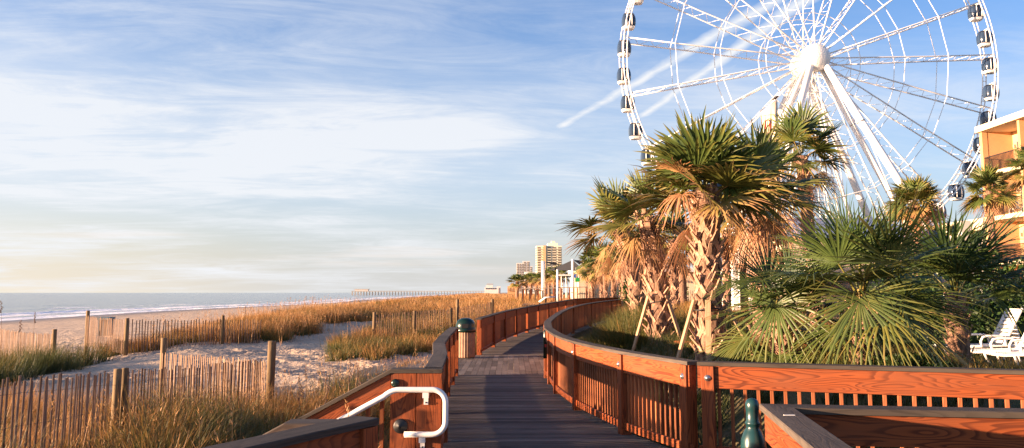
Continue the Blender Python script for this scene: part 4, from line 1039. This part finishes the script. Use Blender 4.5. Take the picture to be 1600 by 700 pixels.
# gondolas: one modelled, the rest share its meshes
def make_gondola(c, parent):
    g = bpy.data.objects.new('gondola', None); C.objects.link(g); g.parent = parent; g.location = c - parent.location
    w, d, h = .86, .78, .95
    def shell(sc, z0, z1, n=24):
        m_ = MB(); v = []; rows = 9
        for i in range(rows):
            u = i / (rows - 1); zz = z0 + (z1 - z0) * u; bul = 1 - .30 * abs(zz / h) ** 2.6
            for k in range(n):
                a = 2 * math.pi * k / n; ca, sa = math.cos(a), math.sin(a); e = .62
                v.append(c + Vector((math.copysign(abs(ca) ** e, ca) * w * bul * sc, math.copysign(abs(sa) ** e, sa) * d * bul * sc, zz)))
        f = [[i * n + k, i * n + (k + 1) % n, (i + 1) * n + (k + 1) % n, (i + 1) * n + k] for i in range(rows - 1) for k in range(n)] + [list(range(n))[::-1], [(rows - 1) * n + k for k in range(n)]]
        m_.add(v, f, smooth=False); return m_
    def pb(m_, nm, mt):
        o = m_.build(nm, mt); o.parent = g
        for v in o.data.vertices: v.co -= c
        return o
    pb(shell(.985, -.70, .80), 'glazing', darkglass)
    pb(shell(1.0, -h, -.66), 'base', wheelw); 
    m_ = shell(1.0, .79, h); pb(m_, 'roof', black)
    m_ = MB()
    for sx in (-1, 1):
        m_.tube([c + Vector((sx * w * .36, -d * 1.0, -.6)), c + Vector((sx * w * .36, -d * 1.02, 0)), c + Vector((sx * w * .34, -d * .95, .8))], .05, 6)
        m_.tube([c + Vector((sx * w * .36, d * 1.0, -.6)), c + Vector((sx * w * .36, d * 1.02, 0)), c + Vector((sx * w * .34, d * .95, .8))], .05, 6)
    m_.tube([c + Vector((0, -1.15, 1.1)), c + Vector((0, 1.15, 1.1))], .07, 8)
    for sy in (-.6, .6): m_.tube([c + Vector((0, sy, 1.1)), c + Vector((0, sy, .9))], .08, 8)
    pb(m_, 'frame', wheelw)
    return g
proto_g = None
for k in range(42):
    c = wp(23, T0 + k * ST) - Vector((0, 0, 1.1))
    if proto_g is None: proto_g = make_gondola(c, wheel)
    else:
        g = copy_tree(proto_g, wheel); g.location = c - wheel.location

# ------------------------------------------------------------------ pylon with bird
pc = P3(1203, 200, 70); ztop = P3(1214, 156, 70).z; zl = P3(1189, 176, 70).z
py_ = thing('sign_pylon', 'cream round pylon with a slanted top and red lettering above the palms', 'pylon', (pc.x, 70, .3))
m = MB(); n = 28; rr = .70; v = []
for z in (None, pc.z - 1.35, pc.z - 1.30, 0):
    for k in range(n):
        a = 2 * math.pi * k / n; x_, y_ = pc.x + rr * math.cos(a), 70 + rr * math.sin(a)
        v.append((x_, y_, (zl + ztop) / 2 + (ztop - zl) / 2 * math.cos(a) if z is None else (.3 if z == 0 else z)))
m.add(v, [[i * n + k, i * n + (k + 1) % n, (i + 1) * n + (k + 1) % n, (i + 1) * n + k][::-1] for i in range(3) for k in range(n)] + [list(range(n))], smooth=True); m.build('column', cream, py_)
m = MB(); m.tube([(pc.x + (rr + .01) * math.cos(a), 70 + (rr + .01) * math.sin(a), P3(1203, 182, 70).z) for a in np.linspace(0, 2 * math.pi, 25)[:-1]], .03, 5, closed=True); m.build('band', rooft, py_)
m = MB(); cz = P3(1194, 194, 70).z
def arc(cx, r0, r1, a0, a1, w):
    pts = []
    for a in np.linspace(a0, a1, 14):
        xx = cx + r0 * math.cos(a); zz = cz + r1 * math.sin(a); pts.append((pc.x + xx, 70 - math.sqrt(max(.01, (rr + .01) ** 2 - xx ** 2)), zz))
    m.tube(pts, w, 6)
arc(-.36, .17, .26, -.2, math.pi * 1.0, .05)
m.tube([(pc.x - .53, 70 - .47, cz), (pc.x - .50, 70 - .5, cz - .9)], .05, 6); m.tube([(pc.x - .19, 70 - .68, cz), (pc.x - .21, 70 - .67, cz - .9)], .05, 6)
m.build('lettering', redp, py_)
bd = thing('bird', 'small dark bird perched on the tip of the cream pylon', 'bird', (pc.x + rr - .1, 70, ztop))
bx_, bz = pc.x + rr - .12, ztop + .13
m = MB(); m.tube([(bx_ - .30, 70, bz - .16), (bx_ - .15, 70, bz - .05), (bx_, 70, bz + .03), (bx_ + .12, 70, bz + .12), (bx_ + .17, 70, bz + .18), (bx_ + .24, 70, bz + .17), (bx_ + .30, 70, bz + .15)], [.02, .07, .11, .09, .065, .05, .008], 10)
for s_ in (-.03, .03): m.tube([(bx_ + .02, 70 + s_, bz - .05), (bx_ + .03, 70 + s_, bz - .16)], .012, 5)
m.build('body', birdm, bd)

# ------------------------------------------------------------------ hotel on the right
hot = thing('hotel', 'orange and cream balcony hotel at the right edge', 'building', (33, 40, .3))
XF = 32.35; YB = P3(1527, 200, 56).y
def f_at(x): return XF + (YB - x) * 0.0
zr = P3(1525, 200, 56).z; floors = [.3]
fz = [zr - .55 - k * 3.02 for k in range(0, 5)]          # underside of roof slab, then balcony floors
y0, y1 = 22, 56
m = MB(); m.bb(XF + 2.05, XF + 16, y0, y1 + .15, .0, zr - .3); m.build('wall', yellowst, hot)
m = MB(); m.bb(XF - .25, XF + 16.2, y0 - .3, y1 + .35, zr - .3, zr + .12); m.build('roof', cream, hot)
for k in range(1, 5):
    z = zr - .3 - k * 3.02
    m = MB(); m.bb(XF - .12, XF + 2.04, y0, y1 + .14, z - .14, z + .14); m.build('balcony_slab', cream, hot)
for i, yy in enumerate([y1] + [y1 - 4.1 * (j + 1) for j in range(8)]):
    m = MB(); m.bb(XF + .02, XF + 2.045, yy - .12, yy + .12, .2, zr - .305); m.build('partition_wall', orange if i else orange, hot)
m = MB(); m.bb(XF - .06, XF + .3, y1 - .14, y1 + .17, .2, zr - .303); m.build('corner_column', orange, hot)
for k in range(1, 4):
    z = zr - .3 - k * 3.02 + .14
    for j in range(8):
        ya, yb = y1 - 4.1 * (j + 1) + .13, y1 - 4.1 * j - .13
        m = MB(); m.beam((XF + .02, ya, z + 1.05), (XF + .02, yb, z + 1.05), .05, .05); m.beam((XF + .02, ya, z + .12), (XF + .02, yb, z + .12), .035, .035)
        q = ya + .1
        while q < yb: m.beam((XF + .02, q, z + .12), (XF + .02, q, z + 1.05), .032, .032); q += .13
        m.build('balcony_rail', black, hot)
        m = MB(); m.bb(XF + 2.0, XF + 2.04, ya + .9, yb - .5, z + .02, z + 2.1); w_ = m.build('window', window, hot)
        m = MB(); m.bb(XF + 1.99, XF + 2.03, (ya + yb) / 2 + .17, (ya + yb) / 2 + .23, z + .02, z + 2.1); m.build('frame', white, w_)
        m = MB(); m.bb(XF + 1.9, XF + 2.04, yb - .35, yb - .2, z + 1.7, z + 1.95); m.build('wall_lamp', rooft, hot)
# balcony chairs on the middle floor
def patio_chair(label, x, y, z):
    t_ = thing('patio_chair', label, 'chair', (x, y, z), 'white chairs on the hotel balconies')
    m = MB(); m.bb(x - .25, x + .25, y - .25, y + .25, z + .40, z + .44); m.build('seat', plastic, t_)
    m = MB()
    for k in range(5): m.bb(x + .2, x + .23, y - .22 + k * .1, y - .16 + k * .1, z + .45, z + .92)
    m.bb(x + .19, x + .24, y - .25, y + .25, z + .88, z + .95); m.build('backrest', plastic, t_)
    for a in (-1, 1):
        for b in (-1, 1):
            m = MB(); m.bb(x + a * .22 - .02, x + a * .22 + .02, y + b * .22 - .02, y + b * .22 + .02, z, z + .4); m.build('leg', plastic, t_)
zc = zr - .3 - 2 * 3.02 + .14
for j, (yy, lb) in enumerate(((54.2, 'white chair at the far end of the hotel middle balcony'), (52.9, 'white chair nearer on the hotel middle balcony'), (49.6, 'white chair in the second bay of the hotel middle balcony'))):
    patio_chair(lb, XF + .8, yy, zc)
# low wing and pale end wall left of the hotel
w_ = thing('low_wing', 'low cream pavilion with an open underside left of the hotel corner', 'building', (28, 62, .3))
a = P3(1512, 345, 62); b = P3(1545, 362, 62)
m = MB(); m.bb(a.x, XF + 3, 60, 66, P3(1512, 362, 62).z, P3(1512, 344, 62).z); m.build('fascia', cream, w_)
m = MB(); m.bb(a.x + .5, XF + 3, 61, 66, .3, P3(1512, 362, 62).z - .01); m.build('wall', concrete, w_)
m = MB(); v0, v1 = P3(1502, 345, 58), P3(1517, 345, 58); m.bb(v0.x, v1.x, 58, 58.5, .3, v0.z); tag(m.build('pale_wall', towerw2), 'tall pale grey wall end between the blue grey roof and the hotel', 'wall')
# building with the blue grey roof
rb = thing('resort_building', 'low beige building with a blue grey metal roof under the wheel', 'building', (30, 70, .3))
e0, e1 = P3(1225, 372, 66), P3(1425, 362, 66); zt_ = P3(1300, 348, 66).z
m = MB(); m.bb(e0.x, e1.x, 66, 76, .3, e0.z); m.build('wall', cream, rb)
m = MB(); m.add([(e0.x - .6, 65.4, e0.z), (e1.x + .6, 65.4, e0.z), (e1.x - .4, 70.5, zt_ + .75), (e0.x + 1, 70.5, zt_ + .75), (e0.x - .6, 76.4, e0.z), (e1.x + .6, 76.4, e0.z)], [[0, 1, 2, 3], [3, 2, 5, 4], [0, 3, 4], [1, 5, 2], [0, 4, 5, 1]]); m.build('roof', roofb, rb)
for k in range(9):
    x_ = e0.x + 1 + k * (e1.x - e0.x - 2) / 8; m = MB(); m.bb(x_ - .5, x_ + .5, 65.93, 65.98, 1.6, 3.2); m.build('window', window, rb)
rb2 = thing('resort_building', 'gabled building with a steep blue grey roof between the round palm and the hotel', 'building', (38, 70, .3))
p0, p1, p2 = P3(1448, 358, 70), P3(1500, 380, 70), P3(1410, 380, 70)
m = MB(); m.bb(p2.x, p1.x + 1, 70, 82, .3, p1.z); m.build('wall', white, rb2)
m = MB(); zt2 = p0.z
m.add([(p2.x - .4, 69.5, p1.z), (p0.x, 69.5, zt2), (p1.x + 1.4, 69.5, p1.z - .4), (p2.x - .4, 82.5, p1.z), (p0.x, 82.5, zt2), (p1.x + 1.4, 82.5, p1.z - .4)], [[0, 3, 4, 1], [1, 4, 5, 2], [0, 1, 2], [3, 5, 4], [0, 2, 5, 3]]); m.build('roof', roofb, rb2)
wb = thing('round_pavilion', 'white ribbed round pavilion glimpsed behind the hanging fronds', 'building', (P3(1150, 400, 60).x, 60, .3))
c_ = P3(1155, 380, 60); m = MB(); m.lathe([(2.0, .3), (2.0, c_.z - .6), (2.1, c_.z - .5), (2.1, c_.z - .3)], (c_.x, 60, 0), 36, flute=.05); m.build('wall', white, wb)
m = MB(); m.lathe([(2.2, c_.z - .29), (1.9, c_.z + .1), (1.2, c_.z + .5), (.3, c_.z + .7), (.01, c_.z + .72)], (c_.x, 60, 0), 36); m.build('roof', tealp, wb)
# blue pennants on a striped pole near the loungers
bp = thing('flag_pole', 'white pole with blue pennants between the round palm and the right palmetto', 'flag', (P3(1462, 430, 26).x, 26, .3))
q = P3(1463, 392, 26); m = MB(); m.tube([(q.x, 26, .3), (q.x + .02, 26, q.z)], .035, 8); m.build('pole', white, bp)
for (xx, yy, s_) in ((1462, 393, .12), (1460, 399, .16), (1457, 407, .14)):
    c_ = P3(xx, yy, 26); m = MB(); m.add([(c_.x - s_, 26, c_.z + s_), (c_.x + s_ * .9, 25.95, c_.z + s_ * .2), (c_.x - s_ * .2, 26.02, c_.z - s_ * .6), (c_.x - s_, 26.03, c_.z + s_), (c_.x + s_ * .9, 25.98, c_.z + s_ * .2), (c_.x - s_ * .2, 26.05, c_.z - s_ * .6)], [[0, 1, 2], [5, 4, 3], [0, 3, 4, 1], [1, 4, 5, 2], [2, 5, 3, 0]]); m.build('pennant', bluep, bp)

# ------------------------------------------------------------------ shade sails and plaza
ss = thing('shade_canopy', 'dark triangular shade sails stretched between white posts on the plaza', 'shade sail', (P3(871, 455, 105).x, 105, .5))
def spost(x, ytop, Y, w):
    a = P3(x, ytop, Y); m = MB(); m.tube([(a.x, Y, .3), (a.x, Y, a.z)], w, 12); m.build('post', white, ss); return a
A_ = spost(848.5, 408, 105, .24); B_ = spost(895, 405, 100, .19); C_ = spost(915, 406, 112, .19); D_ = spost(871, 421, 95, .12)
def sailtri(a, b, c, sag=.5):
    n = 8; v = []; a, b, c = Vector(a), Vector(b), Vector(c); ctr = (a + b + c) / 3; idx = {}
    for i in range(n + 1):
        for j in range(n + 1 - i):
            u, w = i / n, j / n; k = 1 - u - w; p = a * u + b * w + c * k; e = 27 * u * w * k; ed = 4 * (u * w + w * k + k * u) / 1.34
            p = p.lerp(ctr, .18 * max(0, ed - e) * .6); p.z -= sag * e; idx[i, j] = len(v); v.append(p)
    f = []
    for i in range(n):
        for j in range(n - i):
            f.append([idx[i, j], idx[i + 1, j], idx[i, j + 1]])
            if i + j < n - 1: f.append([idx[i + 1, j], idx[i + 1, j + 1], idx[i, j + 1]])
    N = len(v); v2 = [p - Vector((0, 0, .04)) for p in v]; m = MB(); m.add(v + v2, f + [[N + q for q in t_][::-1] for t_ in f], smooth=True); m.build('sail', sail, ss)
sailtri(P3(856, 422, 108), P3(895, 406, 100), P3(916, 423, 96), .2); sailtri(P3(849, 409, 105), P3(876, 413, 118), P3(866, 410, 112), .2)
sailtri(P3(895, 406, 100), P3(916, 407, 112), P3(905, 413, 120), .2)
gb = thing('plaza_shelter', 'open plaza shelter with thin columns and pale roof behind the sails', 'shelter', (P3(880, 440, 115).x, 118, .5))
for k in range(8):
    a = P3(870 + k * 3.6, 430, 118); m = MB(); m.tube([(a.x, 118 + (k % 2) * 3, .4), (a.x, 118 + (k % 2) * 3, a.z)], .08, 8); m.build('column', white, gb)
a, b = P3(872, 430, 117), P3(893, 424, 117); m = MB(); m.bb(a.x, b.x, 116, 124, a.z - .1, a.z + .08); m.build('roof', white, gb)
bn = P3(901, 434, 98); bnr = thing('banner', 'blue over green banner hanging beside the white sail post', 'banner', (bn.x, 98, 2))
m = MB(); m.bb(bn.x - .32, bn.x + .22, 98, 98.04, bn.z - .0, bn.z + .45); m.build('upper_cloth', bluep, bnr); m = MB(); m.bb(bn.x - .2, bn.x + .34, 97.96, 98.0, bn.z - .5, bn.z + .02); m.build('lower_cloth', greenp, bnr)
m = MB(); m.tube([(bn.x, 98.06, .4), (bn.x, 98.06, bn.z + .5)], .03, 6); m.build('pole', black, bnr)
pr = thing('plaza_railing', 'brown plaza railing running below the shade sails', 'railing', (P3(815, 455, 100).x, 100, .5))
a, b = P3(818, 451, 100), P3(916, 448.5, 92); m = MB(); m.beam(a, b, .2, .1); m.build('cap', capw, pr)

for k in range(9):
    c_ = a.lerp(b, k / 8); m = MB(); m.bb(c_.x - .07, c_.x + .07, c_.y - .07, c_.y + .07, .2, c_.z - .06); m.build('post', stain, pr)
for (xx, yy, Y, lab) in ((822, 455, 92, 'dark boxed bench end at the seaward corner of the plaza'), (842, 456, 92, 'dark boxed bench beside the thick white sail post')):
    c_ = P3(xx, yy, Y); t_ = thing('bench', lab, 'bench', (c_.x, Y, .4)); m = MB(); m.bb(c_.x - .5, c_.x + .5, Y - .3, Y + .3, c_.z + .1, c_.z + .18); m.build('seat', capw, t_)
    for s_ in (-.4, .4): m = MB(); m.bb(c_.x + s_ - .06, c_.x + s_ + .06, Y - .28, Y + .28, .3, c_.z + .099); m.build('leg', capw, t_)
pl = MB(); a, b = P3(815, 461, 72), P3(905, 458, 80); pl.add([(a.x, 70, .75), (b.x + 6, 74, .75), (b.x + 10, 150, .8), (a.x + 2, 150, .8), (a.x, 70, .35), (b.x + 6, 74, .35), (b.x + 10, 150, .35), (a.x + 2, 150, .35)], [[0, 1, 2, 3], [0, 4, 5, 1], [1, 5, 6, 2], [2, 6, 7, 3], [3, 7, 4, 0]])
tag(pl.build('plaza_deck', capw), kind='structure')
bs = thing('beach_stairs', 'small dark beach stairs with a white handrail in the orange grass', 'stairs', (P3(860, 470, 56).x, 56, .3))
a, b, c_ = P3(843, 472, 56), P3(853, 465, 56), P3(868, 464, 56)
for dy in (0, 1.6):
    m = MB(); m.tube([a + Vector((0, dy, 0)), b + Vector((0, dy, 0)), c_ + Vector((0, dy, 0))], .045, 6); m.build('handrail', pipew, bs)
m = MB()
for k in range(5): q = a.lerp(b, k / 4) - Vector((0, 0, .6)); m.bb(q.x - .15, q.x + .15, 56, 57.6, q.z - .04, q.z)
m.bb(b.x, c_.x, 56, 57.6, b.z - .62, b.z - .55)
for q in (a, b, c_): m.bb(q.x - .05, q.x + .05, 56.05, 56.15, .1, q.z - .05)
m.build('treads', capw, bs)

# ------------------------------------------------------------------ towers and far buildings
def tower(label, x0, x1, ytop, Y, depth, cols, rows, wm, extra=None, wall=towerw, rnd=False):
    a, b = P3(x0, ytop, Y), P3(x1, ytop, Y); z1 = a.z; t_ = thing('hotel_tower' if z1 > 30 else 'hotel_block', label, 'building', ((a.x + b.x) / 2, Y, .5), 'far beachfront buildings')
    m = MB(); m.bb(a.x, b.x, Y, Y + depth, .0, z1); m.build('wall', wall, t_)
    W_ = b.x - a.x; fh = (z1 - 4) / rows
    pm, pw = MB(), MB()
    for c in range(cols):
        cx = a.x + W_ * (c + .5) / cols; w = W_ / cols * .56
        for r_ in range(rows):
            zz = 3 + fh * r_
            if c * rows + r_ < 100: q = MB(); q.bb(cx - w / 2, cx + w / 2, Y - .25, Y - .05, zz + fh * .22, zz + fh * .85); q.build('window', shade_pane, t_)
            else: pw.bb(cx - w / 2, cx + w / 2, Y - .25, Y - .05, zz + fh * .22, zz + fh * .85)
        for r_ in range(rows): pm.bb(cx - w / 2 - .3, cx + w / 2 + .3, Y - 1.6, Y - .26, 3 + fh * r_ - .25, 3 + fh * r_ + fh * .18)
    if pw.v: tag(pw.build('window_rows', shade_pane, t_), kind='stuff')
    tag(pm.build('balconies', wall, t_), kind='stuff')
    sd = MB(); nside = 4
    for c in range(nside):
        cy = Y + depth * (c + .5) / nside
        for r_ in range(rows): sd.bb(a.x - .12, a.x - .03, cy - depth * .06, cy + depth * .06, 3 + fh * r_ + fh * .25, 3 + fh * r_ + fh * .8)
    tag(sd.build('side_windows', shade_pane, t_), kind='stuff')
    if extra: extra(t_, a, b, z1)
    return t_
def ex1(t_, a, b, z1):
    W_ = b.x - a.x; m = MB(); m.bb(a.x + W_ * .45, a.x + W_ * .85, 905, 918, z1, z1 + 3.2); m.bb(a.x + W_ * .60, a.x + W_ * .74, 906, 914, z1 + 3.2, z1 + 5.5); m.build('penthouse', towerw, t_)
    m = MB(); m.bb(a.x + W_ * .27, a.x + W_ * .37, 898.0, 899.9, 0, z1 + .3); m.build('lift_shaft', yellowst, t_)
tower('wide tan hotel tower, tallest on the far shore', 838, 878, 384, 900, 26, 5, 18, None, ex1)
tower('pale slim tower left of the wide tan one', 807, 818.5, 411, 1250, 22, 3, 17, None, wall=towerw2)
tower('pale round topped tower tight behind the slim one', 817, 828, 408, 1300, 22, 2, 18, None, wall=towerw2)
tower('small grey tower between the slim pair and the white block', 827.5, 832, 416, 1400, 20, 1, 14, None, wall=towerw2)
tower('white stepped block in front of the tall towers', 820, 838, 425, 700, 20, 3, 5, None, wall=white)
tower('orange beige block rising behind the last sail post', 918, 947, 405, 260, 20, 4, 5, None, wall=cream)
tower('low orange building at the seaward end of the skyline', 793, 808, 447, 650, 16, 3, 2, None, wall=orange)
lb = thing('resort_building', 'long cream building with dark doorways behind the palm row', 'building', (P3(950, 440, 100).x, 100, .5))
a, b = P3(905, 425, 100), P3(1240, 420, 100); m = MB(); m.bb(a.x, b.x, 100, 112, .3, a.z); m.build('wall', cream, lb); m = MB(); m.bb(a.x - .5, b.x, 99, 112.5, a.z, a.z + .5); m.build('roof', white, lb)
for xx in (919, 926, 933, 943, 952, 962, 985):
    q = P3(xx, 440, 100); m = MB(); m.bb(q.x - .22, q.x + .25, 99.9, 99.96, .8, q.z + .25); m.build('door', window, lb)
# pier
pi_ = thing('fishing_pier', 'long fishing pier on thin piles reaching out to sea', 'pier', (-280, 1500, -3))
YP = 1500; a, b = P3(549, 455.2, YP), P3(770, 455.2, YP); zd = 4.2
m = MB(); m.bb(a.x, b.x, YP, YP + 8, zd - .9, zd); m.build('deck', concrete, pi_)
m = MB(); m.bb(a.x, b.x, YP, YP + .2, zd + .9, zd + 1.15); m.build('railing', concrete, pi_)
k = 0; x_ = a.x + 1
while x_ < b.x and k < 80:
    m = MB(); m.bb(x_ - .45, x_ + .45, YP + .5, YP + 1.4, -6, zd - .91); m.bb(x_ - .45, x_ + .45, YP + 6, YP + 7, -6, zd - .91); m.build('pile', concrete, pi_); x_ += 5.2; k += 1
m = MB(); m.bb(a.x + 6, a.x + 30, YP + .5, YP + 9, zd, zd + 3.2); m.build('pier_house', towerw2, pi_); m = MB(); m.bb(a.x + 4, a.x + 32, YP - .2, YP + 9.6, zd + 3.2, zd + 4); m.build('pier_roof', concrete, pi_)
bb_ = thing('pier_building', 'pale stepped building where the far pier meets the beach', 'building', (P3(768, 455, 1400).x, 1400, 0))
for (x0, x1, yt, nm) in ((757, 779, 449.5, 'wall'), (759, 770, 445.5, 'upper_wall'), (760.5, 770.5, 443.4, 'roof'), (776, 782, 447.5, 'side_wall')):
    a, b = P3(x0, yt, 1400), P3(x1, yt, 1400); m = MB(); m.bb(a.x, b.x, 1400 + (2 if nm != 'wall' else 0), 1414, -1 if nm != 'roof' else a.z - 1, a.z); m.build(nm, towerw2 if nm != 'roof' else rooft, bb_)
m = MB(); a = P3(759, 452, 1400)
for k in range(6): m.bb(a.x + 3 * k, a.x + 3 * k + 1.8, 1399.5, 1399.9, a.z, a.z + 2.2)
tag(m.build('windows', window, bb_), kind='stuff')
# things on the beach
def bench_bin(label, x, y, Y, w):
    c_ = P3(x, y, Y); z = hz(c_.x, Y); t_ = thing('beach_stand', label, 'beach stand', (c_.x, Y, z))
    m = MB(); m.bb(c_.x - w / 2, c_.x + w / 2, Y - .5, Y + .5, c_.z - .12, c_.z + .08); m.build('top', tealp, t_)
    for s_ in (-1, 0, 1): m = MB(); m.bb(c_.x + s_ * w * .4 - .05, c_.x + s_ * w * .4 + .05, Y - .4, Y + .4, z - .1, c_.z - .121); m.build('leg', tealp, t_)
bench_bin('small blue stand on the sand beyond the orange grass', 433, 485, 78, .75); bench_bin('dark blue stand on the beach behind the lit fence end', 166, 497, 62, .9)
# two walkers far along the waterline
def walker(label, x, y, Y, step, shirt, shorts):
    c_ = P3(x, y, Y); x0 = c_.x; z = hz(x0, Y); t_ = thing('person', label, 'person', (x0, Y, z), 'walkers far down the beach')
    me = bpy.data.meshes.new('body'); J = [(0, 0, .95), (0, 0, 1.2), (0, 0, 1.42), (0, 0, 1.52), (0, 0, 1.66), (.09, 0, .9), (.1, step, .5), (.1, step * 1.1, .08), (.1, step * 1.1 - .12, .03), (-.09, 0, .9), (-.1, -step * .7, .5), (-.1, -step * 1.6, .12), (-.1, -step * 1.6 - .12, .05), (.19, 0, 1.4), (.25, -.1, 1.12), (.26, -.02, .86), (-.19, 0, 1.4), (-.25, .1, 1.12), (-.26, .14, .86)]
    E_ = [(0, 1), (1, 2), (2, 3), (3, 4), (0, 5), (5, 6), (6, 7), (7, 8), (0, 9), (9, 10), (10, 11), (11, 12), (2, 13), (13, 14), (14, 15), (2, 16), (16, 17), (17, 18)]
    rad = [.15, .14, .15, .06, .10, .09, .065, .045, .04, .09, .065, .045, .04, .06, .045, .032, .06, .045, .032]
    me.from_pydata(J, E_, []); o = bpy.data.objects.new('body', me); C.objects.link(o); o.parent = t_; me.materials.append(rooft)
    md = o.modifiers.new('skin', 'SKIN')
    for v, r_ in zip(me.skin_vertices[0].data if me.skin_vertices else [], rad): v.radius = (r_, r_)
    if me.skin_vertices: me.skin_vertices[0].data[0].use_root = True
    o.modifiers.new('sub', 'SUBSURF').levels = 1
    m = MB(); m.lathe([(.16, 0), (.19, .15), (.2, .42), (.12, .5)], (x0, Y, z + .95), 12); m.build('shirt', shirt, t_)
    m = MB(); m.lathe([(.17, .0), (.19, .2), (.17, .33)], (x0, Y, z + .66), 12); m.build('shorts', shorts, t_)
    m = MB(); m.lathe([(.09, 0), (.115, .06), (.1, .13), (.03, .17)], (x0, Y + .01, z + 1.62), 12); m.build('hair', birdm, t_)
walker('person in a pale top walking far down the beach, left of the pier middle', 651, 462, 300, .22, white, black)
walker('person in dark clothes walking far down the beach, nearer the dunes', 702, 462.5, 260, -.2, black, tealp)
dw = thing('driftwood', 'forked driftwood branch sticking up from the orange grass before the pier', 'driftwood', (P3(560, 475, 62).x, 62, hz(P3(560, 475, 62).x, 62)))
a, b, c_ = P3(561, 480, 62), P3(557, 466, 62), P3(563, 472, 62); m = MB(); m.tube([a - Vector((0, 0, .5)), a, c_, b], [.04, .04, .03, .012], 6); m.tube([c_, P3(554, 469, 62)], [.02, .008], 5); m.build('branch', postw, dw)
